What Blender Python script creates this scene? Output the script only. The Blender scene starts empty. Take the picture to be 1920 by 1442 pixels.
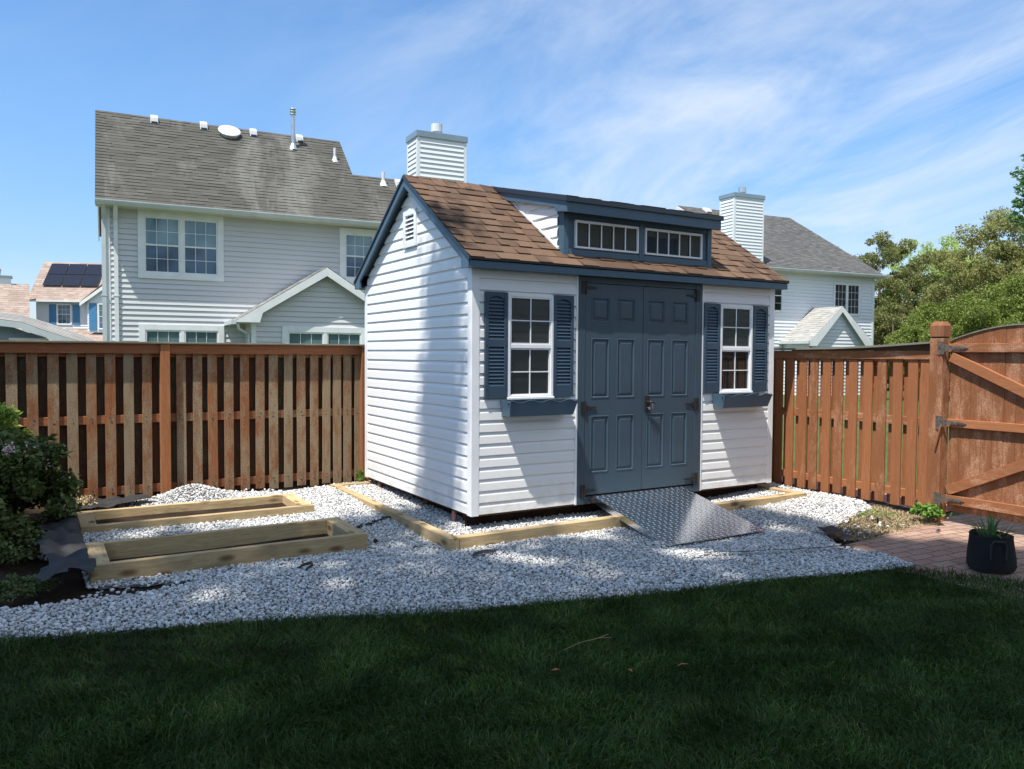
import bpy, math, random
import numpy as np
from mathutils import Vector, Matrix
R = math.radians
random.seed(7); rng = np.random.default_rng(11)
scene = bpy.context.scene
COL = scene.collection

# ---------------------------------------------------------------- helpers
def link(o, parent=None):
    COL.objects.link(o)
    if parent: o.parent = parent
    return o
def tag(o, label=None, cat=None, group=None, kind=None):
    if label: o["label"] = label
    if cat: o["category"] = cat
    if group: o["group"] = group
    if kind: o["kind"] = kind
    return o
def empty(name, loc=(0,0,0), rz=0, **k):
    o = bpy.data.objects.new(name, None); o.location = loc; o.rotation_euler = (0,0,rz); o.empty_display_size = .1
    link(o); return tag(o, **k)
def copy_tree(o, parent=None):
    c = o.copy(); link(c, parent)
    for ch in list(o.children): copy_tree(ch, c)
    return c

class MB:
    def __init__(s): s.v=[]; s.f=[]
    def poly(s, pts):
        n=len(s.v); s.v+= [tuple(p) for p in pts]; s.f.append(tuple(range(n,n+len(pts)))); return s
    def box(s,x0,x1,y0,y1,z0,z1):
        n=len(s.v)
        s.v+=[(x0,y0,z0),(x1,y0,z0),(x1,y1,z0),(x0,y1,z0),(x0,y0,z1),(x1,y0,z1),(x1,y1,z1),(x0,y1,z1)]
        s.f+=[tuple(n+i for i in q) for q in [(0,3,2,1),(4,5,6,7),(0,1,5,4),(1,2,6,5),(2,3,7,6),(3,0,4,7)]]; return s
    def hexa(s,b,t):
        n=len(s.v); s.v+=[tuple(p) for p in b]+[tuple(p) for p in t]
        s.f+=[tuple(n+i for i in q) for q in [(0,3,2,1),(4,5,6,7),(0,1,5,4),(1,2,6,5),(2,3,7,6),(3,0,4,7)]]; return s
    def prism(s, pts, vec):
        k=len(pts); n=len(s.v); v=Vector(vec)
        s.v+=[tuple(p) for p in pts]+[tuple(Vector(p)+v) for p in pts]
        s.f.append(tuple(n+i for i in reversed(range(k)))); s.f.append(tuple(n+k+i for i in range(k)))
        for i in range(k):
            j=(i+1)%k; s.f.append((n+i,n+j,n+k+j,n+k+i))
        return s
    def bar(s,p,q,w,h,up=(0,0,1)):
        p=Vector(p);q=Vector(q);d=(q-p).normalized();u=Vector(up);sx=d.cross(u).normalized();uz=sx.cross(d).normalized()
        a=sx*w/2;b=uz*h/2
        return s.hexa([p-a-b,p+a-b,p+a+b,p-a+b],[q-a-b,q+a-b,q+a+b,q-a+b])
    def tube(s, pts, rad, n=8, cap=True):
        pts=[Vector(p) for p in pts]
        if not hasattr(rad,'__len__'): rad=[rad]*len(pts)
        base=len(s.v); prev=None
        for i,p in enumerate(pts):
            d=(pts[min(i+1,len(pts)-1)]-pts[max(i-1,0)]).normalized()
            if prev is None: a=d.orthogonal().normalized()
            else: a=(prev-d*prev.dot(d)).normalized()
            prev=a; b=d.cross(a)
            for k in range(n):
                t=2*math.pi*k/n; s.v.append(tuple(p+(a*math.cos(t)+b*math.sin(t))*rad[i]))
        for i in range(len(pts)-1):
            for k in range(n):
                m=(k+1)%n; s.f.append((base+i*n+k,base+i*n+m,base+(i+1)*n+m,base+(i+1)*n+k))
        if cap:
            s.f.append(tuple(base+k for k in reversed(range(n)))); e=base+(len(pts)-1)*n; s.f.append(tuple(e+k for k in range(n)))
        return s
    def build(s,name,mat,parent=None,bevel=0,smooth=False):
        me=bpy.data.meshes.new(name); me.from_pydata(s.v,[],s.f); me.update()
        me.materials.append(mat)
        if smooth: me.polygons.foreach_set('use_smooth',[True]*len(me.polygons))
        o=bpy.data.objects.new(name,me); link(o,parent)
        if bevel:
            m=o.modifiers.new('bevel','BEVEL'); m.width=bevel; m.segments=2; m.limit_method='ANGLE'
        return o
def box_obj(name,mat,parent,*a,bevel=0): return MB().box(*a).build(name,mat,parent,bevel)

def mesh_np(name, verts, faces, mats, parent=None, smooth=False, midx=None):
    verts=np.ascontiguousarray(verts,dtype=np.float32).reshape(-1,3); faces=np.ascontiguousarray(faces,dtype=np.int32)
    nf,k=faces.shape
    me=bpy.data.meshes.new(name); me.vertices.add(len(verts)); me.vertices.foreach_set('co',verts.ravel())
    me.loops.add(nf*k); me.loops.foreach_set('vertex_index',faces.ravel())
    me.polygons.add(nf); me.polygons.foreach_set('loop_start',np.arange(0,nf*k,k,dtype=np.int32)); me.polygons.foreach_set('loop_total',np.full(nf,k,dtype=np.int32))
    for m in (mats if isinstance(mats,(list,tuple)) else [mats]): me.materials.append(m)
    if midx is not None: me.polygons.foreach_set('material_index',np.ascontiguousarray(midx,dtype=np.int32))
    if smooth: me.polygons.foreach_set('use_smooth',np.ones(nf,dtype=bool))
    me.update(calc_edges=True); me.validate()
    o=bpy.data.objects.new(name,me); return link(o,parent)

# ---------------------------------------------------------------- materials
class NT:
    def __init__(s,name):
        s.m=bpy.data.materials.new(name); s.m.use_nodes=True; s.t=s.m.node_tree; s.b=s.t.nodes['Principled BSDF']; s.tc=s.t.nodes.new('ShaderNodeTexCoord')
    def n(s,typ,**k):
        o=s.t.nodes.new(typ)
        for a,b in k.items():
            if a in o.bl_rna.properties and a not in ('inputs',): setattr(o,a,b)
        return o
    def l(s,a,b): s.t.links.new(a,b)
    def map(s,scale=(1,1,1),rot=(0,0,0),src='Object'):
        m=s.n('ShaderNodeMapping'); m.inputs['Scale'].default_value=scale; m.inputs['Rotation'].default_value=rot; s.l(s.tc.outputs[src],m.inputs['Vector']); return m.outputs[0]
    def noise(s,vec,scale=5,detail=4,rough=.55,dist=0):
        n=s.n('ShaderNodeTexNoise'); s.l(vec,n.inputs['Vector']); n.inputs['Scale'].default_value=scale; n.inputs['Detail'].default_value=detail; n.inputs['Roughness'].default_value=rough; n.inputs['Distortion'].default_value=dist; return n.outputs['Fac']
    def ramp(s,fac,stops):
        r=s.n('ShaderNodeValToRGB'); s.l(fac,r.inputs[0]); e=r.color_ramp.elements
        while len(e)<len(stops): e.new(.5)
        for i,(p,c) in enumerate(stops):
            e[i].position=p; e[i].color=(c,c,c,1) if not hasattr(c,'__len__') else tuple(c)+(1,)
        return r.outputs[0]
    def mix(s,fac,a,b,mode='MIX'):
        m=s.n('ShaderNodeMix',data_type='RGBA',blend_type=mode)
        for i,v in ((0,fac),(6,a),(7,b)):
            if isinstance(v,bpy.types.NodeSocket): s.l(v,m.inputs[i])
            elif hasattr(v,'__len__'): m.inputs[i].default_value=tuple(v)+(1,)
            else: m.inputs[i].default_value=v
        return m.outputs[2]
    def math(s,op,a,b=0.):
        m=s.n('ShaderNodeMath',operation=op)
        for i,v in ((0,a),(1,b)):
            if isinstance(v,bpy.types.NodeSocket): s.l(v,m.inputs[i])
            else: m.inputs[i].default_value=v
        return m.outputs[0]
    def rnd(s):
        g=s.n('ShaderNodeNewGeometry'); return g.outputs['Random Per Island']
    def oinfo(s): return s.n('ShaderNodeObjectInfo').outputs['Random']
    def bump(s,h,strength=.3,dist=.01):
        b=s.n('ShaderNodeBump'); b.inputs['Strength'].default_value=strength; b.inputs['Distance'].default_value=dist; s.l(h,b.inputs['Height']); s.l(b.outputs[0],s.b.inputs['Normal'])
    def done(s,col,rough=.6,spec=None,metal=0):
        if isinstance(col,bpy.types.NodeSocket): s.l(col,s.b.inputs['Base Color'])
        else: s.b.inputs['Base Color'].default_value=tuple(col)+(1,)
        if isinstance(rough,bpy.types.NodeSocket): s.l(rough,s.b.inputs['Roughness'])
        else: s.b.inputs['Roughness'].default_value=rough
        if spec is not None: s.b.inputs['Specular IOR Level'].default_value=spec
        s.b.inputs['Metallic'].default_value=metal
        return s.m

def simple(name,col,rough=.6,spec=None,metal=0,var=.12,scale=6,bump=0,bs=80):
    k=NT(name); v=k.map()
    c=k.mix(k.ramp(k.noise(v,scale),[(.3,0),(.7,1)]),[x*(1-var) for x in col],[min(1,x*(1+var)) for x in col])
    if bump: k.bump(k.noise(v,bs,3),bump,.004)
    return k.done(c,rough,spec,metal)

def vinyl(name,col,dirt=.25,ds=1.0):
    k=NT(name); v=k.map((1,1,1)); n1=k.noise(v,1.3*ds,5); n2=k.noise(k.map((30,30,120)),4,4)
    c=k.mix(k.ramp(n1,[(.35,0),(.75,dirt)]),col,[x*.75 for x in col])
    if name=='white_vinyl':
        sp=k.n('ShaderNodeSeparateXYZ'); k.l(k.tc.outputs['Object'],sp.inputs[0]); zr=k.ramp(sp.outputs[2],[(.02,1),(.30,0)]); dn=k.ramp(k.noise(v,9,6,.7),[(.40,0),(.72,1)]); c=k.mix(k.math('MULTIPLY',k.math('MULTIPLY',zr,dn),.40),c,(.38,.33,.26))
    k.bump(n2,.12,.002)
    return k.done(c,.42,.45)
def painted(name,col,rough=.45,grain=0,var=.08):
    k=NT(name); n1=k.noise(k.map(),3,4); c=k.mix(k.ramp(n1,[(.3,0),(.7,1)]),[x*(1-var) for x in col],[x*(1+var) for x in col])
    if grain:
        # embossed cathedral grain
        v=k.map((6,6,1.0)); w=k.n('ShaderNodeTexWave',wave_type='BANDS',bands_direction='X'); k.l(v,w.inputs['Vector']); w.inputs['Scale'].default_value=3.2; w.inputs['Distortion'].default_value=9; w.inputs['Detail'].default_value=3; w.inputs['Detail Scale'].default_value=.7
        fine=k.noise(k.map((260,260,6)),3,3)
        h=k.math('ADD',w.outputs['Fac'],k.math('MULTIPLY',fine,.8)); k.bump(h,grain,.0015)
    return k.done(c,rough,.5)
def wood(name,axis,base,dark,rough=.7,weather=None,knots=False,bump=.35,wamt=(.45,.6),ring=1.0):
    """axis: grain direction index 0/1/2"""
    k=NT(name); sc=[14,14,14]; sc[axis]=.9
    rnd=k.oinfo()
    comb=k.n('ShaderNodeCombineXYZ'); k.l(k.math('MULTIPLY',rnd,37.),comb.inputs[0]); k.l(k.math('MULTIPLY',rnd,91.),comb.inputs[1]); k.l(k.math('MULTIPLY',rnd,53.),comb.inputs[2])
    add=k.n('ShaderNodeVectorMath',operation='ADD'); k.l(k.tc.outputs['Object'],add.inputs[0]); k.l(comb.outputs[0],add.inputs[1])
    def mp(s3):
        m=k.n('ShaderNodeMapping'); m.inputs['Scale'].default_value=s3; k.l(add.outputs[0],m.inputs['Vector']); return m.outputs[0]
    g=k.noise(mp(sc),2.2*ring,6,.6,1.2); f=k.noise(mp([x*9 if i!=axis else 4 for i,x in enumerate(sc)]),2,3)
    c=k.mix(k.ramp(g,[(.34,0),(.44,.8),(.5,.2),(.58,.9),(.68,1)]),dark,base)
    c=k.mix(k.math('MULTIPLY',k.ramp(f,[(.35,0),(.75,1)]),.45),c,[min(1,x*1.35) for x in base])
    tint=k.math('MULTIPLY',rnd,1.); c=k.mix(k.ramp(tint,[(0,.0),(1,.6)]),c,[x*.45 for x in base])
    if knots:
        vo=k.n('ShaderNodeTexVoronoi',feature='F1'); ks=[9,9,9]; ks[axis]=3.6; k.l(mp(ks),vo.inputs['Vector']); vo.inputs['Scale'].default_value=1.0
        kn=k.ramp(vo.outputs['Distance'],[(.10,1),(.19,.6),(.28,0)]); c=k.mix(k.math('MULTIPLY',kn,.9),c,(.13,.065,.03))
        st=k.noise(mp([3 if i!=axis else 1.2 for i in range(3)]),1.5,4); c=k.mix(k.math('MULTIPLY',k.ramp(st,[(.55,0),(.66,1)]),.6),c,[x*.3 for x in base])
    if weather:
        ws=[5,5,5]; ws[axis]=1.6
        w=k.noise(mp(ws),1.7,7,.72); w2=k.noise(mp([60,60,60]),2,4,.7)
        wm=k.math('ADD',w,k.math('MULTIPLY',k.math('SUBTRACT',w2,.5),.5)); wm=k.math('ADD',wm,k.math('MULTIPLY',k.math('SUBTRACT',rnd,.5),.22))
        c=k.mix(k.ramp(wm,[(wamt[0],0),(wamt[1],.85)]),c,k.mix(k.ramp(w2,[(.4,0),(.6,1)]),weather,[x*1.7 for x in weather]))
    k.bump(k.math('ADD',g,f),bump,.004)
    return k.done(c,rough,.25)
def shingle(name,cols,streak=None,scale=1.0,rough=.95):
    k=NT(name); r=k.rnd(); v=k.map(); gr=k.noise(v,260,2)
    c=k.ramp(r,[(i/(len(cols)-1),cc) for i,cc in enumerate(cols)])
    c=k.mix(.35,c,k.ramp(k.noise(v,3.3*scale,6,.7),[(.3,cols[0]),(.7,cols[-1])]))
    c=k.mix(k.math('MULTIPLY',k.ramp(gr,[(.35,0),(.7,1)]),.5),c,[x*1.5 for x in cols[-1]])
    if streak:
        s=k.noise(k.map((.9,.22,.22)),1.1,6,.65,.6); c=k.mix(k.ramp(s,[(.50,0),(.70,.65)]),c,streak)
    k.bump(gr,.5,.003)
    return k.done(c,rough,.15)
def leafmat(name,cols,rough=.5,trans=.25,tint=None,ns=.45):
    k=NT(name); r=k.rnd(); c=k.ramp(r,[(i/(len(cols)-1),cc) for i,cc in enumerate(cols)])
    n=k.noise(k.map(),ns,4); c=k.mix(k.ramp(n,[(.38,0),(.62,.75 if ns>1 else .5)]),c,tint or cols[-1])
    k.done(c,rough,.18)
    tr=k.n('ShaderNodeBsdfTranslucent'); k.l(c,tr.inputs[0]); mx=k.n('ShaderNodeMixShader'); mx.inputs[0].default_value=trans
    out=k.t.nodes['Material Output']; k.l(k.b.outputs[0],mx.inputs[1]); k.l(tr.outputs[0],mx.inputs[2]); k.l(mx.outputs[0],out.inputs[0])
    return k.m
def glass_dark(name,col=(.012,.014,.016),rough=.02,spec=.5,curtain=None):
    k=NT(name); n=k.noise(k.map(),1.2,2); 
    if curtain: c=k.mix(k.ramp(n,[(.4,0),(.6,1)]),col,curtain)
    else: c=k.mix(k.ramp(n,[(.4,0),(.6,1)]),col,[x*2 for x in col])
    k.bump(k.noise(k.map(),2.2,2),.05,.02)
    k.done(c,rough,spec); k.b.inputs['IOR'].default_value=1.52
    return k.m

M={}
M['vinyl']=vinyl('white_vinyl',(.80,.80,.79),.12)
M['trimw']=painted('white_trim',(.78,.79,.80),.35)
M['blue']=painted('slate_blue_trim',(.060,.112,.160),.42)
M['bluedark']=painted('drip_edge',(.018,.028,.04),.4)
M['door']=painted('door_paint',(.041,.070,.097),.38,grain=.55)
M['shutter']=painted('shutter_blue',(.034,.064,.098),.4)
M['iron']=simple('black_iron',(.015,.013,.012),.55,var=.3)
M['rust']=simple('rusted_iron',(.125,.10,.085),.75,metal=.3,var=.45,scale=40,bump=.4)
M['shroof']=shingle('brown_shingles',[(.028,.020,.017),(.060,.039,.029),(.102,.064,.044),(.155,.097,.064)])
M['roofgrey']=shingle('weathered_grey_shingles',[(.048,.047,.042),(.070,.068,.060),(.096,.093,.082)],streak=(.20,.20,.18))
M['roofdark']=shingle('charcoal_shingles',[(.055,.055,.056),(.085,.085,.085),(.125,.122,.118)])
M['rooflight']=shingle('light_grey_shingles',[(.20,.195,.185),(.29,.28,.26),(.36,.35,.33)])
M['roofpink']=shingle('faded_pink_brown_shingles',[(.16,.115,.095),(.26,.195,.165),(.37,.295,.25)])
M['glass']=glass_dark('shed_glass',spec=.9)
M['darkpane']=glass_dark('unlit_room_glass',(.010,.012,.014),.10,.12)
M['glassblue']=glass_dark('curtained_glass',(.11,.21,.27),.04,.6,(.20,.31,.37))
M['glassscreen']=glass_dark('screened_glass',(.05,.085,.13),.08,.6)
M['glassgreen']=glass_dark('blind_glass',(.07,.13,.13),.06,.5,(.12,.19,.19))
M['hsiding']=vinyl('grey_white_siding',(.56,.575,.585),.3,.5)
M['hsiding2']=vinyl('cool_white_siding',(.70,.73,.76),.2,.5)
M['htrim']=painted('house_trim',(.70,.73,.73),.4)
M['gutter']=painted('pale_gutter',(.52,.57,.58),.35)
M['soffit']=painted('soffit_cream',(.55,.54,.47),.6)
M['capblue']=painted('chimney_cap_metal',(.20,.27,.34),.35)
M['galv']=simple('galvanised_metal',(.50,.53,.55),.32,metal=.75,var=.15)
M['whitepvc']=simple('white_pvc',(.60,.61,.63),.4,var=.05)
M['dome']=simple('skylight_dome',(.72,.74,.76),.18,spec=.6,var=.05)
M['solar']=simple('solar_glass',(.012,.012,.02),.12,spec=.6,var=.2)
M['shutblue']=painted('bright_blue_paint',(.05,.19,.36),.5)
M['pt_x']=wood('treated_pine_lengthwise',0,(.62,.47,.26),(.33,.21,.10),.75,knots=True,bump=.25)
M['pt_y']=wood('treated_pine_crosswise',1,(.62,.47,.26),(.33,.21,.10),.75,knots=True,bump=.25)
M['old_z']=wood('weathered_red_cedar_upright',2,(.30,.115,.045),(.15,.058,.024),.8,weather=(.205,.165,.105),wamt=(.39,.62))
M['old_x']=wood('red_cedar_rail',0,(.36,.135,.055),(.20,.07,.03),.75,weather=(.17,.14,.09),wamt=(.62,.74))
M['cap_x']=wood('greyed_cap_board',0,(.20,.165,.12),(.12,.09,.06),.85,weather=(.16,.16,.13),wamt=(.4,.6))
M['cap_y']=wood('greyed_cap_board_side',1,(.20,.165,.12),(.12,.09,.06),.85,weather=(.16,.16,.13),wamt=(.4,.6))
M['post_z']=wood('orange_cedar_post',2,(.42,.165,.065),(.25,.09,.035),.75)
M['new_z']=wood('stained_cedar_upright',2,(.35,.138,.058),(.24,.088,.037),.7,bump=.3,weather=(.36,.20,.12),wamt=(.58,.80))
M['new_y']=wood('stained_cedar_rail',1,(.39,.158,.068),(.27,.10,.042),.7,bump=.3,weather=(.42,.25,.16),wamt=(.58,.80))
M['skid']=wood('dark_floor_timber',0,(.14,.07,.04),(.05,.03,.02),.85)
M['bark']=simple('tree_bark',(.11,.085,.065),.95,var=.35,scale=9,bump=.8,bs=30)
M['plastic']=simple('landscape_fabric_black',(.020,.019,.019),.7,var=.35,scale=9,bump=.4,bs=120)
M['felt']=simple('black_felt',(.012,.012,.013),.95,var=.3,bump=.5,bs=200)
M['stick']=simple('dead_bark',(.05,.035,.025),.9,var=.5,scale=30,bump=.6)

def tread_mat():
    k=NT('bright_aluminium_tread'); k.bump(k.noise(k.map(),90,3),.12,.002)
    c=k.mix(k.ramp(k.noise(k.map(),4,4),[(.3,0),(.7,1)]),(.84,.85,.87),(.93,.94,.95)); return k.done(c,.17,metal=1)
M['tread']=tread_mat()
def gravel_mat():
    k=NT('marble_gravel'); r=k.rnd()
    c=k.ramp(r,[(0,(.18,.18,.18)),(.12,(.34,.34,.335)),(.35,(.50,.50,.49)),(.7,(.62,.62,.605)),(.93,(.76,.76,.74)),(1,(.52,.43,.36))])
    c=k.mix(k.math('MULTIPLY',k.ramp(k.noise(k.map(),60,3),[(.45,0),(.7,1)]),.35),c,(.42,.42,.43))
    d=k.noise(k.map(),.9,5,.7); c=k.mix(k.ramp(d,[(.52,0),(.75,.35)]),c,(.46,.38,.33))
    k.bump(k.noise(k.map(),220,2),.3,.003); return k.done(c,.8,.25)
M['gravel']=gravel_mat()
M['gravelbase']=simple('gravel_bed',(.16,.16,.155),.95,var=.5,scale=60,bump=1,bs=70)
def soil_mat():
    k=NT('bare_soil_and_mulch'); v=k.map(); n=k.noise(v,3,7,.7); c=k.ramp(n,[(.3,(.022,.015,.011)),(.6,(.055,.036,.026)),(.8,(.10,.07,.05))]); k.bump(k.noise(v,30,6,.7),1,.03); return k.done(c,.95,.1)
M['soil']=soil_mat()
def turf_mat():
    k=NT('turf_under_blades'); v=k.map(); c=k.ramp(k.noise(v,9,6,.7),[(.3,(.010,.020,.007)),(.7,(.022,.045,.014))]); k.bump(k.noise(v,60,4),1,.02); return k.done(c,.95,.1)
M['turf']=turf_mat()
def field_mat():
    k=NT('distant_lawn'); v=k.map(); c=k.ramp(k.noise(v,.8,7,.7),[(.3,(.06,.085,.028)),(.7,(.12,.145,.05))]); k.bump(k.noise(v,25,5),1,.05); return k.done(c,.95,.1)
M['field']=field_mat()
M['mulch']=simple('pink_mulch',(.34,.17,.13),.95,var=.5,scale=30,bump=1,bs=40)
def paver_mat():
    k=NT('brick_pavers'); v=k.map((1,1,1),(0,0,R(8)))
    wv=k.noise(v,6,3); mixv=k.n('ShaderNodeVectorMath',operation='ADD'); sc=k.n('ShaderNodeVectorMath',operation='SCALE'); 
    nz=k.n('ShaderNodeTexNoise'); k.l(v,nz.inputs['Vector']); nz.inputs['Scale'].default_value=9
    k.l(nz.outputs['Color'],sc.inputs[0]); sc.inputs['Scale'].default_value=.03; k.l(v,mixv.inputs[0]); k.l(sc.outputs[0],mixv.inputs[1])
    b=k.n('ShaderNodeTexBrick'); k.l(mixv.outputs[0],b.inputs['Vector']); b.inputs['Scale'].default_value=1; b.inputs['Brick Width'].default_value=.21; b.inputs['Row Height'].default_value=.105; b.inputs['Mortar Size'].default_value=.006; b.inputs['Mortar Smooth'].default_value=.3
    b.inputs['Color1'].default_value=(.31,.18,.13,1); b.inputs['Color2'].default_value=(.42,.27,.20,1); b.inputs['Mortar'].default_value=(.07,.05,.04,1)
    c=k.mix(k.ramp(k.noise(v,2.2,6,.7),[(.35,0),(.75,.6)]),b.outputs['Color'],(.17,.14,.115))
    c=k.mix(k.math('MULTIPLY',k.ramp(k.noise(v,70,3),[(.45,0),(.7,1)]),.35),c,(.45,.36,.31))
    h=k.math('SUBTRACT',k.math('MULTIPLY',k.noise(v,80,4),.3),b.outputs['Fac']); k.bump(h,.6,.01); return k.done(c,.9,.2)
M['paver']=paver_mat()
M['grass']=leafmat('grass_blades',[(.012,.030,.004),(.028,.066,.007),(.048,.105,.011),(.075,.145,.018),(.11,.20,.035),(.036,.082,.009),(.08,.15,.022),(.15,.23,.09),(.016,.040,.005),(.05,.108,.012),(.11,.20,.035),(.32,.27,.13)],.45,.3,(.014,.036,.005),2.6)
M['straw']=leafmat('dry_straw',[(.50,.40,.22),(.66,.54,.32),(.34,.25,.14)],.8,.1)
M['weed']=leafmat('weed_green',[(.07,.16,.02),(.13,.27,.04),(.20,.34,.07)],.45,.3)
M['bush']=leafmat('bush_leaves',[(.035,.060,.014),(.06,.10,.024),(.10,.15,.035),(.15,.17,.06)],.30,.2)
M['nandina']=leafmat('yellow_green_leaves',[(.10,.20,.03),(.20,.32,.05),(.30,.38,.08)],.4,.3)
M['flower']=leafmat('pink_petals',[(.45,.28,.32),(.60,.42,.45),(.65,.52,.52)],.6,.2)
M['iris']=leafmat('strap_leaf_green',[(.04,.10,.03),(.08,.17,.05),(.14,.22,.09)],.35,.2)
M['shade_leaf']=leafmat('shade_tree_leaves',[(.04,.09,.02),(.06,.12,.03)],.5,.15)
M['t_dark']=leafmat('tree_dark_reddish',[(.11,.15,.04),(.18,.23,.06),(.27,.31,.11),(.33,.22,.13)],.5,.45,(.24,.24,.09))
M['t_light']=leafmat('tree_yellow_green',[(.36,.48,.14),(.48,.60,.20),(.58,.66,.28)],.5,.5,(.46,.56,.18))
M['t_rust']=leafmat('tree_reddish_brown',[(.30,.20,.11),(.28,.31,.09),(.38,.37,.15),(.24,.33,.08)],.5,.45,(.28,.29,.11))
M['t_bright']=leafmat('tree_bright_green',[(.11,.17,.03),(.20,.26,.05),(.29,.33,.09)],.45,.4,(.20,.24,.06))
M['t_maple']=leafmat('maple_leaves',[(.09,.19,.07),(.14,.27,.10),(.20,.33,.14)],.4,.4,(.12,.24,.08))

# ---------------------------------------------------------------- generic builders
def siding(mb, P, s=.1016, z0=0, z1=2.1, lim=None, holes=(), prof=None, shift=0.0):
    """P(u,z,out)->xyz ; lim(z)->(u0,u1)."""
    prof = prof or [(0,.002),(0,.017),(.60,.0145),(.70,.011),(.92,.001),(1.0,.002)]
    hz=sorted({h[2] for h in holes}|{h[3] for h in holes})
    k=math.floor((z0-shift)/s)
    while shift+k*s<z1-1e-6:
        b=shift+k*s
        pts=[(b+f*s,o) for f,o in prof]
        for (za,oa),(zb,ob) in zip(pts,pts[1:]):
            if zb<=z0+1e-9 and zb!=za or za>=z1-1e-9: continue
            if zb==za:
                if za<z0-1e-9: continue
                segs=[(za,zb,oa,ob)]
            else:
                cut=[max(za,z0)]+[h for h in hz if max(za,z0)+1e-6<h<min(zb,z1)-1e-6]+[min(zb,z1)]
                segs=[]
                for c,d in zip(cut,cut[1:]):
                    segs.append((c,d,oa+(ob-oa)*(c-za)/(zb-za),oa+(ob-oa)*(d-za)/(zb-za)))
            for c,d,o1,o2 in segs:
                a0,a1=lim(c); b0,b1=lim(d); 
                if a1-a0<1e-4 and b1-b0<1e-4: continue
                mid=(c+d)/2; act=sorted([h for h in holes if h[2]-1e-6<=mid<=h[3]+1e-6])
                if not act: iv=[(a0,a1,b0,b1)]
                else:
                    iv=[];cur=(a0,b0)
                    for h in act:
                        iv.append((cur[0],h[0],cur[1],h[0])); cur=(h[1],h[1])
                    iv.append((cur[0],a1,cur[1],b1))
                for q0,q1,r0,r1 in iv:
                    if q1-q0<1e-4 and r1-r0<1e-4: continue
                    mb.poly([P(q0,c,o1),P(q1,c,o1),P(r1,d,o2),P(r0,d,o2)])
        k+=1
    return mb
LAP=[(0,.0),(0,.016),(.97,.003),(1.0,.0)]

def shingles(mb,o,u,v,wu,lv,exp=.14,tab=(.12,.30),th=(.004,.012),lim=None,seed=0):
    """rows of tabs. o origin at eave-left, u along eave, v up slope (unit), normal n"""
    rd=random.Random(seed); u=Vector(u);v=Vector(v);n=u.cross(v).normalized();o=Vector(o)
    rows=int(math.ceil(lv/exp))
    for r in range(rows):
        a=r*exp; b=min(lv,a+exp*1.15)
        l0,l1=(0,wu) if lim is None else lim(a+exp*.5)
        x=l0-rd.uniform(0,tab[0]); hi=True
        while x<l1:
            w=rd.uniform(*tab); x0=max(x,l0); x1=min(x+w,l1); x+=w
            if x1-x0<.004: continue
            t=th[1] if hi else th[0]; hi=not hi if rd.random()<.85 else hi
            t+=rd.uniform(-.001,.001)
            if hi is False: pass
            p=lambda uu,vv,tt: o+u*uu+v*vv+n*tt
            mb.poly([p(x0,a,t+.004),p(x1,a,t+.004),p(x1,b,.0015),p(x0,b,.0015)])
            mb.poly([p(x0,a,-.002),p(x1,a,-.002),p(x1,a,t+.004),p(x0,a,t+.004)])
    return mb

def window_parts(root, mats, W, H, grid=(2,2), casing=.045, depth=.03, muntin=.014, double=True, glassU=None, glassL=None, y0=0.0):
    """local: x 0..W, z 0..H, front facing -y"""
    fr,gu,gl=mats[0],mats[1],mats[2]
    f=MB(); c=casing
    d=depth
    f.box(0,c,-d,y0+.02,0,H); f.box(W-c,W,-d,y0+.02,0,H); f.box(c,W-c,-d,y0+.02,0,c); f.box(c,W-c,-d,y0+.02,H-c,H)
    e=c*.35
    f.box(0-e,W+e,-d-.008,-d-.001,-e,e*1.2)
    if double:
        m=H/2; f.box(c,W-c,-d+.004,y0+.018,m-.018,m+.018)
    o=f.build('frame',fr,root,bevel=.003)
    def sash(z0,z1,yy,gm):
        sw=.012
        s=MB(); s.box(c,c+sw,yy,yy+.012,z0,z1); s.box(W-c-sw,W-c,yy,yy+.012,z0,z1); s.box(c+sw,W-c-sw,yy,yy+.012,z0,z0+sw); s.box(c+sw,W-c-sw,yy,yy+.012,z1-sw,z1)
        gx,gz=grid; X0,X1=c+sw,W-c-sw; Z0,Z1=z0+sw,z1-sw
        so=s.build('sash',fr,root)
        mu=MB()
        for i in range(1,gx): x=X0+(X1-X0)*i/gx; mu.box(x-muntin/2,x+muntin/2,yy+.004,yy+.010,Z0,Z1)
        for j in range(1,gz): z=Z0+(Z1-Z0)*j/gz; mu.box(X0,X1,yy+.0055,yy+.0115,z-muntin/2,z+muntin/2)
        if mu.v: mu.build('grille',fr,root)
        MB().poly([(X0,yy+.014,Z0),(X1,yy+.014,Z0),(X1,yy+.014,Z1),(X0,yy+.014,Z1)]).build('pane',gm,root)
    if double:
        sash(H/2+.018,H-c,-d+.006,gu); sash(c,H/2-.018,-d+.014,gl)
    else: sash(c,H-c,-d+.010,gu)
    return root

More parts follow.
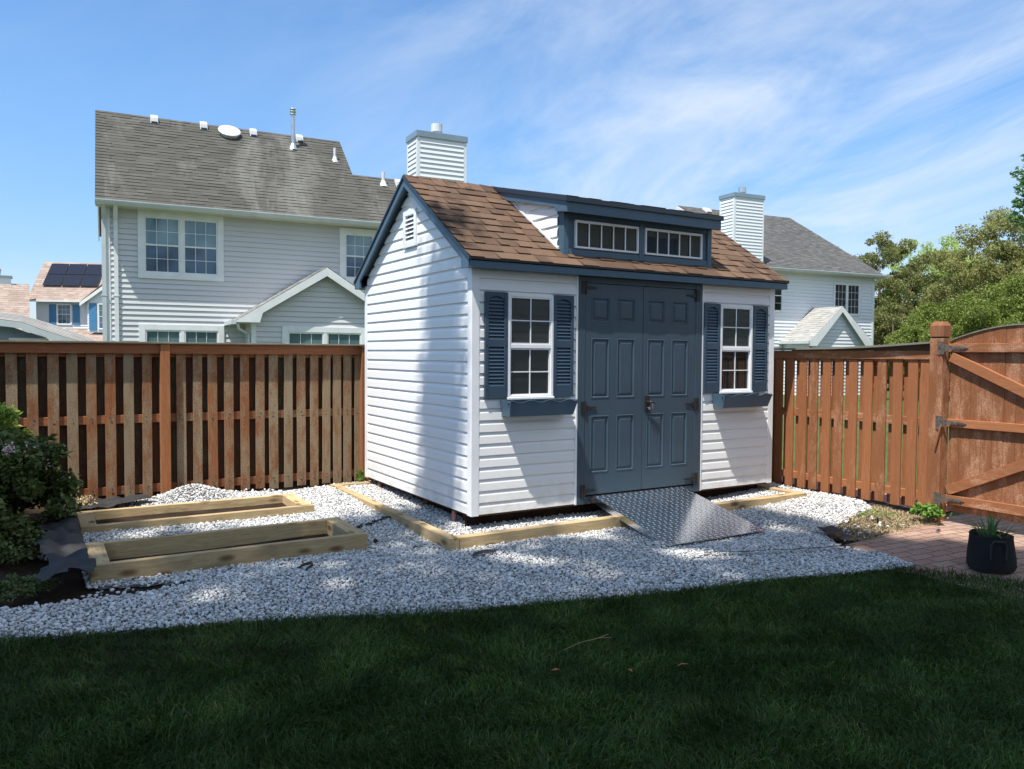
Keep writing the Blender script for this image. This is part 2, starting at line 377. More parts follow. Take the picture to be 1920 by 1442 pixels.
# ---------------------------------------------------------------- GROUND
def sm(a,b,x):
    t=np.clip((np.asarray(x,float)-a)/(b-a),0,1); return t*t*(3-2*t)
def hgt(x,y):
    x=np.asarray(x,float); y=np.asarray(y,float)
    h=-.195+.035*sm(-1.6,-.5,y)+.065*sm(-.4,2.4,y)+.05*sm(2.6,4.0,x)*(1-sm(.5,2.4,y))
    h=h-.02*sm(-1.2,-3,y)
    h=h+.125*np.exp(-(((x+1.84)/.28)**2+((y-2.52)/.20)**2))           # heap behind the far bed
    h=h+.10*sm(-3.0,-3.8,x)*sm(-.6,.6,y)
    h=h+.010*np.sin(x*2.3+y*1.1)*np.cos(y*2.9-x)
    # inside the timber edging the stone lies a little higher
    ins=sm(-.36,-.30,x)*(1-sm(3.74,3.8,x))*sm(-.42,-.38,y)
    h=h-.035*np.exp(-(((x-1.83)/.75)**4+((y+1.05)/.22)**2))
    return h+ins*.015*(1-sm(.5,2.0,y))
def grid_mesh(name,x0,x1,y0,y1,n,mat,off=0,keep=None,**k):
    nx=int((x1-x0)/n)+1; ny=int((y1-y0)/n)+1
    X,Y=np.meshgrid(np.linspace(x0,x1,nx),np.linspace(y0,y1,ny)); Z=hgt(X,Y)+off
    V=np.stack([X,Y,Z],-1).reshape(-1,3); i=np.arange(nx*ny).reshape(ny,nx)
    Fc=np.stack([i[:-1,:-1],i[:-1,1:],i[1:,1:],i[1:,:-1]],-1).reshape(-1,4)
    if keep is not None:
        c=V[Fc].mean(1); Fc=Fc[keep(c[:,0],c[:,1])]
    o=mesh_np(name,V,Fc,mat,smooth=True); tag(o,**k); return o

# lawn front edge (gravel / grass border)
EDGE=np.array([(-9,.6),(-5.2,-.35),(-3.37,-.87),(-2.59,-1.08),(-1.745,-1.34),(-.856,-1.66),(.253,-1.92),(1.5,-2.17),(2.4,-2.36),(2.62,-2.62),(2.85,-3.05),(3.1,-3.9),(3.2,-9)])
def lawn_edge_y(x): return np.interp(x,EDGE[:,0],EDGE[:,1])
def in_lawn(x,y): return y<lawn_edge_y(x)
def pip(x,y,poly):
    x=np.asarray(x,float); y=np.asarray(y,float); c=np.zeros(x.shape,bool); n=len(poly)
    for i in range(n):
        x0,y0=poly[i]; x1,y1=poly[(i+1)%n]
        if y0==y1: continue
        k=((y0>y)!=(y1>y))&(x<(x1-x0)*(y-y0)/(y1-y0)+x0); c^=k
    return c
GR=[(-5.2,-.36),(-3.37,-.88),(-2.59,-1.09),(-1.745,-1.35),(-.856,-1.67),(.253,-1.93),(1.5,-2.18),(2.55,-2.42),(2.62,-2.10),(2.52,-1.80),(2.75,-1.45),(3.25,-1.25),(3.9,-1.12),(4.12,-.85),(4.12,2.55),(-.2,2.68),(-.9,2.50),(-1.3,2.62),(-2.7,2.62),(-2.80,2.25),(-2.95,1.8),(-2.95,1.2),(-3.10,.95),(-3.20,.75),(-2.92,.55),(-2.92,-.15),(-2.2,-.32),(-2.6,-.42),(-3.3,-.40),(-4.5,.0)]
BED1=(-2.885,-.965,-.055,.645); BED2=(-2.885,-.965,1.345,2.055)
def in_gravel(x,y):
    g=pip(x,y,GR)
    for b in (BED1,BED2): g&=~((x>b[0])&(x<b[1])&(y>b[2])&(y<b[3]))
    return g

big=MB(); S=400; big.poly([(-S,-S,-.30),(S,-S,-.30),(S,S,-.30),(-S,S,-.30)])
tag(big.build('distant_ground',M['field']),kind='structure')
far=grid_mesh('neighbours_lawn',-14,14,2.3,14,.4,M['field'],off=-.10,kind='structure')
grid_mesh('neighbours_side_lawn',4.0,24,-9,2.3,.4,M['field'],off=-.06,kind='structure')
grid_mesh('garden_soil',-8,4.4,-1.8,3.4,.06,M['soil'],off=-.022,kind='structure')
grid_mesh('lawn_ground',-12,3.6,-12,1.0,.08,M['turf'],off=-.03,keep=lambda x,y:y<lawn_edge_y(x)+.05,kind='structure')
grid_mesh('gravel_bed',-5.4,4.2,-2.5,2.8,.03,M['gravelbase'],off=-.012,keep=in_gravel,kind='structure')
PV=[(2.3,-2.0),(2.52,-1.72),(3.2,-1.72),(4.15,-1.62),(9,-1.6),(9,-9),(2.4,-9),(2.4,-2.6)]
grid_mesh('paver_path',2.2,9,-9,-1.5,.05,M['paver'],off=-.018,keep=lambda x,y:pip(x,y,PV),kind='structure')
mul=grid_mesh('mulch_strip',4.25,5.4,-1.4,3.0,.1,M['mulch'],off=-.045,kind='structure')

# gravel stones
def ico():
    t=(1+5**.5)/2; v=np.array([(-1,t,0),(1,t,0),(-1,-t,0),(1,-t,0),(0,-1,t),(0,1,t),(0,-1,-t),(0,1,-t),(t,0,-1),(t,0,1),(-t,0,-1),(-t,0,1)],float); v/=np.linalg.norm(v[0])
    f=np.array([(0,11,5),(0,5,1),(0,1,7),(0,7,10),(0,10,11),(1,5,9),(5,11,4),(11,10,2),(10,7,6),(7,1,8),(3,9,4),(3,4,2),(3,2,6),(3,6,8),(3,8,9),(4,9,5),(2,4,11),(6,2,10),(8,6,7),(9,8,1)]); return v,f
IV,IF=ico()
def rotmats(n):
    q=rng.normal(size=(n,4)); q/=np.linalg.norm(q,axis=1)[:,None]; w,x,y,z=q.T
    return np.stack([1-2*(y*y+z*z),2*(x*y-z*w),2*(x*z+y*w),2*(x*y+z*w),1-2*(x*x+z*z),2*(y*z-x*w),2*(x*z-y*w),2*(y*z+x*w),1-2*(x*x+y*y)],-1).reshape(n,3,3)
def stones(name,pts,size,mat,**k):
    n=len(pts); Rm=rotmats(n); sc=size[:,None]*rng.uniform(.62,1.25,(n,3))
    base=IV[None]*(1+rng.uniform(-.28,.28,(n,12,1)))*sc[:,None,:]
    V=np.einsum('nij,nkj->nki',Rm,base); V[:,:,2]*=.8; V+=pts[:,None,:]
    Fc=(IF[None]+(np.arange(n)*12)[:,None,None]).reshape(-1,3)
    o=mesh_np(name,V.reshape(-1,3),Fc,mat); tag(o,**k); return o
def jgrid(x0,x1,y0,y1,s):
    X,Y=np.meshgrid(np.arange(x0,x1,s),np.arange(y0,y1,s)); X=X.ravel()+rng.uniform(-.5,.5,X.size)*s; Y=Y.ravel()+rng.uniform(-.5,.5,Y.size)*s; return X,Y
X1,Y1=jgrid(-4.4,4.2,-2.5,2.8,.0172); k=in_gravel(X1,Y1)&~((X1>.25)&(X1<3.45)&(Y1>.5)&(Y1<2.5)); X1,Y1=X1[k],Y1[k]
X2,Y2=jgrid(-4.4,4.2,-2.5,2.8,.034); k=in_gravel(X2,Y2)&~((X2>.25)&(X2<3.45)&(Y2>.5)&(Y2<2.5)); X2,Y2=X2[k],Y2[k]
# loose outliers past the edges
XO=np.r_[rng.normal(-3.02,.14,150),rng.normal(-2.6,.3,40),rng.uniform(2.5,3.6,60),rng.uniform(-2.4,-1.0,60)]
YO=np.r_[rng.normal(1.05,.2,150),rng.normal(-.38,.05,40),rng.normal(-1.45,.12,60),rng.normal(2.66,.05,60)]
nb=lambda x,y:~((x>BED1[0])&(x<BED1[1])&(y>BED1[2])&(y<BED1[3]))&~((x>BED2[0])&(x<BED2[1])&(y>BED2[2])&(y<BED2[3]))
kk=nb(XO,YO); XO,YO=XO[kk],YO[kk]
PX=np.r_[X1,X2,XO]; PY=np.r_[Y1,Y2,YO]
PZ=hgt(PX,PY)+np.r_[rng.uniform(-.006,.006,len(X1)),rng.uniform(.002,.011,len(X2)),rng.uniform(.0,.008,len(XO))]
size=np.r_[rng.uniform(.0062,.0125,len(X1)),rng.uniform(.007,.0160,len(X2))**1.0,rng.uniform(.009,.018,len(XO))]
stones('gravel',np.stack([PX,PY,PZ],-1),size,M['gravel'],kind='stuff',label='white and grey crushed stone gravel around the shed and the raised beds',cat='gravel')

# grass blades
def blades(name,X,Y,L,W,mat,lean=.5,zoff=-.03,bend=None,**k):
    n=len(X); Z=hgt(X,Y)+zoff; a=rng.uniform(0,2*np.pi,n)
    # clump based lean direction
    cl=np.sin(X*5.1+2*np.sin(Y*4.3))*2.2+np.cos(Y*6.7+X*2)*1.7+rng.normal(0,1.3,n)
    ld=np.stack([np.cos(cl),np.sin(cl)],-1); lean_=np.abs(rng.normal(lean,.25,n))*L
    wd=np.stack([np.cos(a),np.sin(a)],-1)*W[:,None]*.5
    B=np.stack([X,Y],-1); V=np.zeros((n,5,3))
    V[:,0,:2]=B-wd; V[:,1,:2]=B+wd; V[:,0,2]=V[:,1,2]=Z
    m=B+ld*(lean_*.35)[:,None]; V[:,2,:2]=m+wd*.8; V[:,3,:2]=m-wd*.8; V[:,2,2]=V[:,3,2]=Z+L*.62
    V[:,4,:2]=B+ld*lean_[:,None]; V[:,4,2]=Z+L*np.clip(1-.25*(lean_/L),.4,1)
    i=np.arange(n)*5
    Fc=np.concatenate([np.stack([i,i+1,i+2],-1),np.stack([i,i+2,i+3],-1),np.stack([i+3,i+2,i+4],-1)])
    o=mesh_np(name,V.reshape(-1,3),Fc,mat); tag(o,**k); return o
def camfilter(X,Y):   # only the lawn the picture can see, plus a margin to both sides
    return (Y>-5.6)&(X>-4.6)&(X<3.5)
N=680000; GX=rng.uniform(-4.6,3.3,N); GY=rng.uniform(-5.4,-.4,N)
d=np.hypot(GX+3.17,GY+5.9); keep=(GY<lawn_edge_y(GX)+rng.normal(0,.03,N))&(rng.random(N)<np.clip(1.15-.09*d,.45,1))&((GX+3.17)*.99+ (GY+5.9)*.3>-1.6)
GX,GY=GX[keep],GY[keep]; n=len(GX)
GL=rng.uniform(.032,.066,n)*(1+.25*np.sin(GX*2.1+1)*np.cos(GY*2.6)); ed=lawn_edge_y(GX)-GY; GL*=1+.35*np.exp(-(ed/.15)**2)
GW=rng.uniform(.0024,.0050,n)
blades('lawn_grass',GX,GY,GL,GW,M['grass'],lean=.75,kind='stuff',label='dark green shaded lawn grass filling the foreground',cat='grass')
# neighbour's grass beyond right fence seen through the gaps, dry thatch and weeds by the gate post
n=5200; TX=rng.uniform(2.5,4.1,n); TY=rng.uniform(-1.75,-.95,n); kk=(TY<-1.02-.12*(4.1-TX)+rng.normal(0,.05,n))&(TX>2.62+.35*np.abs(TY+1.4)*2); TX,TY=TX[kk],TY[kk]
blades('dry_thatch',TX,TY,rng.uniform(.015,.045,len(TX)),rng.uniform(.002,.004,len(TX)),M['straw'],lean=2.2,zoff=-.015,kind='stuff',label='dry brown straw and dead weeds between gravel and pavers',cat='dead grass')

# ---------------------------------------------------------------- leaf clouds / trees
def leaf_quads(C0,size,mat_idx=None,aspect=.6,up=.0,fold=.25):
    n=len(C0); nrm=rng.normal(size=(n,3)); nrm[:,2]=np.abs(nrm[:,2])+up; nrm/=np.linalg.norm(nrm,axis=1)[:,None]
    t=np.cross(nrm,rng.normal(size=(n,3))); t/=np.linalg.norm(t,axis=1)[:,None]; b=np.cross(nrm,t)
    s=size[:,None]
    V=np.stack([C0-t*s,C0-b*s*aspect+nrm*s*fold,C0+t*s,C0+b*s*aspect+nrm*s*fold],1)
    i=np.arange(n)*4
    Fc=np.stack([i,i+1,i+2,i+3],-1); return V.reshape(-1,3),Fc
def clumpcloud(centers,radii,n,flat=.8,shell=.45):
    w=radii**2; w=w/w.sum(); idx=rng.choice(len(centers),n,p=w); d=rng.normal(size=(n,3)); d/=np.linalg.norm(d,axis=1)[:,None]
    r=(shell+(1-shell)*rng.random(n)**.6)*radii[idx]; r*=rng.uniform(.75,1.15,n); P=centers[idx]+d*r[:,None]*np.array([1,1,flat]); return P
def tree(name,label,base,H,rad,mat,nleaf,leaf,trunk_r=.18,nclump=60,clump=(.5,1.0),bottom=.25,group=None,cat='tree',cone=0,limbs=10,clumpfn=None,extra=None):
    nclump=int(nclump*2.2); clump=(clump[0]*.55,clump[1]*.78)
    b=Vector(base); root=empty(name,b,label=label,cat=cat,group=group)
    cz0=H*bottom; cs=[]
    while len(cs)<nclump:
        p=rng.uniform(-1,1,3)
        if (p**2).sum()>1: continue
        if (p**2).sum()<.12 and rng.random()<.6: continue
        z=cz0+(H-cz0)*(p[2]+1)/2; sc=1-cone*(p[2]+1)/2
        cs.append((p[0]*rad*sc,p[1]*rad*sc,z))
    cs=np.array(cs); rr=rng.uniform(*clump,len(cs))
    if extra is not None: cs=np.concatenate([cs,np.array([e[:3] for e in extra])]); rr=np.r_[rr,[e[3] for e in extra]]
    P=clumpcloud(cs,rr,nleaf); V,Fc=leaf_quads(P,leaf*rng.uniform(.6,1.3,nleaf))
    mesh_np('crown',V,Fc,mat,root)
    t=MB(); top=H*.8; k=6; pts=[(rng.normal(0,.04)*H*.12*i/k,rng.normal(0,.04)*H*.12*i/k,-.4+(top+.4)*i/k) for i in range(k+1)]
    t.tube(pts,[trunk_r*(1-.85*i/k)*(1.3 if i==0 else 1) for i in range(k+1)],9)
    o=t.build('trunk',M['bark'],root,smooth=True)
    lm=MB()
    for j in range(limbs):
        c=cs[rng.integers(len(cs))]; f=rng.uniform(.25,.7); i=int(f*k); p0=Vector(pts[i]); p2=Vector(c)
        mid=(p0+p2)/2+Vector((0,0,-.1*(p2-p0).length)); lm.tube([p0,mid,p2],[trunk_r*.38,trunk_r*.24,trunk_r*.06],6)
    lm.build('limb',M['bark'],root,smooth=True)
    return root
# ================================================================= SHED
W,D=3.707,2.51
shed=empty('garden_shed',(0,0,0),label='white vinyl sided garden shed with brown shingle roof and slate blue doors, trim and shutters',cat='garden shed')
RZ0=2.27; SL=.667; YR=1.255
roofz=lambda y: RZ0+SL*(y if y<YR else 2*YR-y)
c=.06
# walls
wins=[(.33,.807),(2.889,3.371)]
holes=[(.345,.792,1.01,1.895),(2.904,3.356,1.01,1.895),(1.085,2.645,-.01,2.2)]
for fa,fb_ in ((c,1.085),(2.645,W-c)):
    front=MB(); siding(front,lambda u,z,o:(u,-o,z),z0=0,z1=2.13,lim=lambda z:(fa,fb_),holes=[h for h in holes[:2] if fa<h[0]<fb_]); front.build('front_siding',M['vinyl'],shed)
gab=MB()
def glim(z):
    if z<2.20: return (c,D-c)
    t=(z-(RZ0-.10))/SL; return (max(c,t),min(D-c,D-t)) if t<YR else (YR,YR)
siding(gab,lambda u,z,o:(-o,u,z),z0=0,z1=3.0,lim=glim,holes=[(1.12,1.40,2.44,2.78)])
gab.build('gable_siding',M['vinyl'],shed)
g2=MB(); siding(g2,lambda u,z,o:(W+o,D-u,z),z0=0,z1=3.0,lim=glim); g2.build('gable_siding',M['vinyl'],shed)
rear=MB(); siding(rear,lambda u,z,o:(W-u,D+o,z),z0=0,z1=2.13,lim=lambda z:(c,W-c)); rear.build('rear_siding',M['vinyl'],shed)
# structural core closing the shell (leaves window openings as shallow dark boxes)
core=MB(); core.box(.02,W-.02,.05,D-.02,-.0,2.16); core.prism([(.02,.05,2.16),(.02,YR,3.0),(.02,D-.02,2.16)],(W-.04,0,0)); core.build('inner_wall',M['bluedark'],shed)
for x0,x1,y0,y1 in [(-.018,c,-.018,c),(W-c,W+.018,-.018,c),(-.018,c,D-c,D+.018),(W-c,W+.018,D-c,D+.018)]:
    box_obj('corner_trim',M['trimw'],shed,x0,x1,y0,y1,-.012,2.13,bevel=.004)
jt=MB(); jt.box(1.066,1.088,-.022,.03,-.01,2.105); jt.build('door_side_trim',M['trimw'],shed,.003); jt=MB(); jt.box(2.642,2.664,-.022,.03,-.01,2.105); jt.build('door_side_trim',M['trimw'],shed,.003)
MB().box(.004,W-.004,.004,D-.004,-.020,-.003).build('floor_edge',M['skid'],shed)
for y in (.35,1.2,2.1): box_obj('skid',M['skid'],shed,.12,W-.12,y-.05,y+.05,-.17,-.021)
for x,y in [(.03,.39),(.03,2.19)]:
    a=MB(); a.tube([(x,y,-.17),(x,y,-.10),(x,y,-.02)],[.022,.026,.02],10); a.build('ground_anchor',simple('pinkish_anchor_cap',(.45,.20,.16),.5),shed,smooth=True)
MB().box(0.02,W-.02,.15,.17,-.2,-.021).box(.15,.17,.17,D-.05,-.2,-.021).build('under_skirt',M['soil'],shed)
# roof deck + shingles
x0,x1=-.095,W+.095
dk=MB(); th=.03
dk.hexa([(x0+.012,-.12,roofz(-.12)-th),(x1-.012,-.12,roofz(-.12)-th),(x1-.012,YR,roofz(YR)-th-.002),(x0+.012,YR,roofz(YR)-th-.002)],[(x0+.012,-.12,roofz(-.12)-.004),(x1-.012,-.12,roofz(-.12)-.004),(x1-.012,YR,roofz(YR)-.004),(x0+.012,YR,roofz(YR)-.004)])
ry=lambda y:2*YR-y
dk.hexa([(x0+.012,YR+.001,roofz(YR)-th-.002),(x1-.012,YR+.001,roofz(YR)-th-.002),(x1-.012,ry(-.12),roofz(-.12)-th),(x0+.012,ry(-.12),roofz(-.12)-th)],[(x0+.012,YR+.001,roofz(YR)-.004),(x1-.012,YR+.001,roofz(YR)-.004),(x1-.012,ry(-.12),roofz(-.12)-.004),(x0+.012,ry(-.12),roofz(-.12)-.004)])
dk.build('roof_deck',M['bluedark'],shed)
n1=math.hypot(1,SL); Lv=(YR+.135)*n1
r1=MB(); shingles(r1,(x0,-.135,roofz(-.135)),(1,0,0),(0,1/n1,SL/n1),x1-x0,Lv,exp=.137,tab=(.07,.21),th=(.003,.011),seed=3)
r1.build('roof_shingles',M['shroof'],shed)
r2=MB(); shingles(r2,(x1,ry(-.135),roofz(-.135)),(-1,0,0),(0,-1/n1,SL/n1),x1-x0,Lv,exp=.137,tab=(.07,.21),th=(.003,.011),seed=4)
r2.build('roof_shingles',M['shroof'],shed)
rc=MB(); x=x0; rd=random.Random(5)
while x<x1-.01:
    w=.14; xe=min(x+w*1.1,x1); t=.012
    zt=roofz(YR)+.012
    rc.poly([(x,YR-.13,zt-.13*SL+.002),(xe,YR-.13,zt-.13*SL-.004),(xe,YR,zt),(x,YR,zt+.007)]).poly([(x,YR,zt+.007),(xe,YR,zt),(xe,YR+.13,zt-.13*SL-.004),(x,YR+.13,zt-.13*SL+.002)])
    rc.poly([(x,YR-.13,zt-.13*SL+.002),(x,YR,zt+.007),(x,YR,zt-.004),(x,YR-.13,zt-.13*SL-.008)]); x+=w
rc.build('ridge_cap',M['shroof'],shed)
# fascia boards: eaves and rakes
for yy,s in ((-.12,1),(ry(-.12),-1)):
    f=MB(); ya,yb=sorted((yy,yy+s*.02)); f.box(x0+.0,x1-.0,ya,yb,2.10,roofz(-.12)-.012)
    f.build('eave_fascia',M['blue'],shed,.002)
    s_=MB(); ya,yb=sorted((yy+s*.021,s*.0+ (0 if s>0 else D))); s_.box(x0+.02,x1-.02,ya,yb,2.108,2.118); s_.build('soffit',M['blue'],shed)
    d_=MB(); ya,yb=sorted((yy-s*.012,yy-s*.001)); d_.box(x0-.008,x1+.008,ya,yb,roofz(-.12)-.022,roofz(-.12)-.006); d_.build('drip_edge',M['bluedark'],shed)
for xx,s in ((x0,1),(x1,-1)):
    dpt=.098
    pf=[(-.119,2.102),(.03,2.102),(.03,roofz(.03)-dpt-.006),(YR,roofz(YR)-dpt),(YR,roofz(YR)-.008),(-.119,roofz(-.119)-.008)]
    for mir in (0,1):
        pts=[(xx,(ry(y) if mir else y),z) for y,z in pf]
        if mir: pts=pts[::-1]
        m=MB(); m.prism(pts,(s*.022,0,0)); m.build('rake_board',M['blue'],shed)
        # soffit under the rake
        A=.04; pp=[(YR,roofz(YR)-.045),(A,roofz(A)-.045),(A,roofz(A)-.055),(YR,roofz(YR)-.055)]
        q=[(xx+s*.023,(ry(y) if mir else y),z) for y,z in pp]; m=MB(); m.prism(q,(s*.075,0,0)); m.build('rake_soffit',M['blue'],shed)
        q=[(xx-s*.012,(ry(y) if mir else y),z) for y,z in [(-.13,roofz(-.13)-.022),(YR,roofz(YR)-.022),(YR,roofz(YR)+.004),(-.13,roofz(-.13)+.004)]]
        m=MB(); m.prism(q,(s*.011,0,0)); m.build('drip_edge',M['bluedark'],shed)
# gable vent with louvres
v=MB(); vy0,vy1,vz0,vz1=1.105,1.41,2.425,2.785
v.box(-.035,-.002,vy0,vy0+.05,vz0,vz1).box(-.035,-.002,vy1-.05,vy1,vz0,vz1).box(-.035,-.002,vy0+.05,vy1-.05,vz0,vz0+.05).box(-.035,-.002,vy0+.05,vy1-.05,vz1-.05,vz1)
vo=v.build('gable_vent',M['trimw'],shed,.003)
lv=MB(); nz=6
for i in range(nz):
    z=vz0+.055+i*(vz1-vz0-.11)/nz; lv.hexa([(-.032,vy0+.05,z),(-.032,vy1-.05,z),(-.028,vy1-.05,z-.004),(-.028,vy0+.05,z-.004)],[(-.004,vy0+.05,z+.036),(-.004,vy1-.05,z+.036),(-.0,vy1-.05,z+.032),(-.0,vy0+.05,z+.032)])
lv.build('louvre',M['trimw'],vo)
MB().box(-.0015,.0,vy0+.04,vy1-.04,vz0+.04,vz1-.04).build('vent_opening',M['bluedark'],vo)
# dormer
DX0,DX1=.955,2.80; DS=.234; dz=lambda y: 2.80+DS*(y+.09)
dw=MB(); 
dwz=[(1.078,1.830,2.362,2.62),(1.912,2.670,2.362,2.62)]
siding(dw,lambda u,z,o:(u,.045,z),s=5,z0=2.24,z1=2.705,lim=lambda z:(DX0,DX1),holes=[(a+.01,b-.01,c_+.01,d_-.01) for a,b,c_,d_ in dwz],prof=[(0,0),(1,0)])
dw.build('dormer_front',M['blue'],shed)
for a,b in ((DX0-.006,DX0+.05),(1.845,1.897),(DX1-.05,DX1+.006)): box_obj('dormer_front_board',M['blue'],shed,a,b,.026,.0445,2.28,2.70,bevel=.002)
box_obj('dormer_front_board',M['blue'],shed,DX0+.051,DX1-.051,.030,.0445,2.285,2.352,bevel=.002)
box_obj('dormer_front_board',M['blue'],shed,DX0+.051,DX1-.051,.030,.0445,2.632,2.70,bevel=.002)
for s,xx in ((1,DX0),(-1,DX1)):
    box_obj('dormer_corner_board',M['blue'],shed,*sorted((xx-s*.005,xx+s*.03)),.0455,.115,2.30,2.72)
    sd=MB()
    def dl(z):
        # bounded below by main roof and above by dormer roof
        ymax=(z-RZ0)/SL; ymin=max(.115,((z-2.80)/DS-.09+.10) if z>2.80 else .115)
        return (ymin,max(ymin,ymax))
    siding(sd,(lambda u,z,o:(DX0-o,u,z)) if s>0 else (lambda u,z,o:(DX1+o,u,z)),z0=2.33,z1=3.04,lim=dl,shift=.03)
    sd.build('dormer_side_siding',M['vinyl'],shed)
    fl=MB(); pp=[(y,roofz(y)+.010) for y in (.10,1.05)]+[(y,roofz(y)+.034) for y in (1.05,.10)]
    fl.prism([(xx-s*.022,y,z) for y,z in pp],(s*.02,0,0)); fl.build('dormer_flashing',M['trimw'],shed)
# core of dormer
MB().prism([(DX0+.01,.10,2.3),(DX0+.01,.10,2.76),(DX0+.01,1.2,3.03),(DX0+.01,1.2,2.9)],(DX1-DX0-.02,0,0)).build('dormer_inner_wall',M['bluedark'],shed)
ex0,ex1=.90,2.82
ROOF=[(-.09,dz(-.09)),(YR-.02,dz(YR-.02))]
m=MB(); m.prism([(ex0,-.085,dz(-.085)-.035),(ex0,YR-.02,dz(YR-.02)-.035),(ex0,YR-.02,dz(YR-.02)-.012),(ex0,-.085,dz(-.085)-.012)],(ex1-ex0,0,0)); m.build('dormer_roof_deck',M['bluedark'],shed)
m=MB(); nd=math.hypot(1,DS); shingles(m,(ex0-.012,-.105,dz(-.105)-.010),(1,0,0),(0,1/nd,DS/nd),ex1-ex0+.024,(YR+.10)*nd,exp=.137,seed=9)
for ya in (ex0-.012,ex1+.012): m.poly([(ya,-.105,dz(-.105)-.02),(ya,YR-.03,dz(YR-.03)-.02),(ya,YR-.03,dz(YR-.03)+.006),(ya,-.105,dz(-.105)+.006)])
m.build('dormer_shingles',M['shroof'],shed)
box_obj('dormer_drip_edge',M['bluedark'],shed,ex0-.014,ex1+.014,-.108,-.089,2.752,2.792)
for xa_,xb_ in ((ex0-.018,ex0-.013),(ex1+.013,ex1+.018)): MB().prism([(xa_,-.107,dz(-.107)-.045),(xa_,YR-.05,dz(YR-.05)-.04),(xa_,YR-.05,dz(YR-.05)+.006),(xa_,-.107,dz(-.107)+.002)],(xb_-xa_,0,0)).build('dormer_drip_edge',M['bluedark'],shed)
box_obj('dormer_fascia',M['blue'],shed,ex0,ex1,-.088,-.07,2.66,2.768,bevel=.002)
box_obj('dormer_soffit',M['blue'],shed,ex0+.002,ex1-.002,-.069,.026,2.705,2.715)
for s,xx in ((1,ex0),(-1,ex1)):
    pf=[(-.069,2.664),(.095,2.69),(.10,dz(.10)-.115),(1.03,dz(1.03)-.118),(1.16,dz(1.16)-.035),(-.069,dz(-.069)-.014)]
    m=MB(); m.prism([(xx,y,z) for y,z in pf],(s*.02,0,0)); m.build('dormer_rake_board',M['blue'],shed)
# dormer windows
def dorm_win(x0,x1,z0,z1):
    f=MB(); t=.018; f.box(x0,x0+t,.018,.05,z0,z1).box(x1-t,x1,.018,.05,z0,z1).box(x0+t,x1-t,.018,.05,z0,z0+t).box(x0+t,x1-t,.018,.05,z1-t-.006,z1)
    g=f
    for i in range(1,5): x=x0+t+(x1-x0-2*t)*i/5; g.box(x-.006,x+.006,.024,.034,z0+t-.002,z1-t-.004)
    o=f.build('dormer_window',M['trimw'],shed,.002); MB().poly([(x0+t,.038,z0+t),(x1-t,.038,z0+t),(x1-t,.038,z1-t),(x0+t,.038,z1-t)]).build('pane',M['glass'],o)
for q in dwz: dorm_win(*q)
# windows
w1=empty('window',(.33,-.002,.994)); w1.parent=shed
window_parts(w1,(M['trimw'],M['glass'],M['glass']),.477,.916,grid=(2,2),casing=.026,depth=.034,muntin=.010,y0=-.01)
w2=copy_tree(w1,shed); w2.location.x=2.891
# shutters
def shutter(Wd,H):
    root=empty('shutter',(0,0,0)); root.parent=shed; rw=.034
    f=MB(); d=.028; f.box(0,rw,-d,-.004,0,H).box(Wd-rw,Wd,-d,-.004,0,H).box(rw,Wd-rw,-d+.002,-.004,0,.105).box(rw,Wd-rw,-d+.002,-.004,H*.485,H*.485+.062)
    # arched top rail
    n=10; pts=[(rw,-d+.002,H)]+[(rw+(Wd-2*rw)*i/n,-d+.002,H-.065+.030*math.sin(math.pi*i/n)) for i in range(n+1)]+[(Wd-rw,-d+.002,H)]
    f.prism(pts,(0,d-.006,0)); f.build('frame',M['shutter'],root,.002)
    l=MB(); l.box(rw,Wd-rw,-.008,-.004,.1,H-.03)
    for za,zb in ((.105,H*.485),(H*.485+.062,H-.045)):
        k=int((zb-za)/.029)
        for i in range(k):
            z=za+(i+.1)*(zb-za)/k; l.hexa([(rw,-.025,z),(Wd-rw,-.025,z),(Wd-rw,-.022,z-.002),(rw,-.022,z-.002)],[(rw,-.010,z+.024),(Wd-rw,-.010,z+.024),(Wd-rw,-.007,z+.022),(rw,-.007,z+.022)])
    l.build('louvre',M['shutter'],root)
    sc=MB()
    for xx in (rw/2,Wd-rw/2):
        for zz in (.08,H*.5,H-.09): sc.tube([(xx,-d-.002,zz),(xx,-d+.002,zz)],.005,8)
    sc.build('screw',M['bluedark'],root); return root
s1=shutter(.222,.918); s1.location=(.102,-.012,.998)
for x in (.805,2.662,3.376):
    s=copy_tree(s1,shed); s.location=(x,-.012,.998)
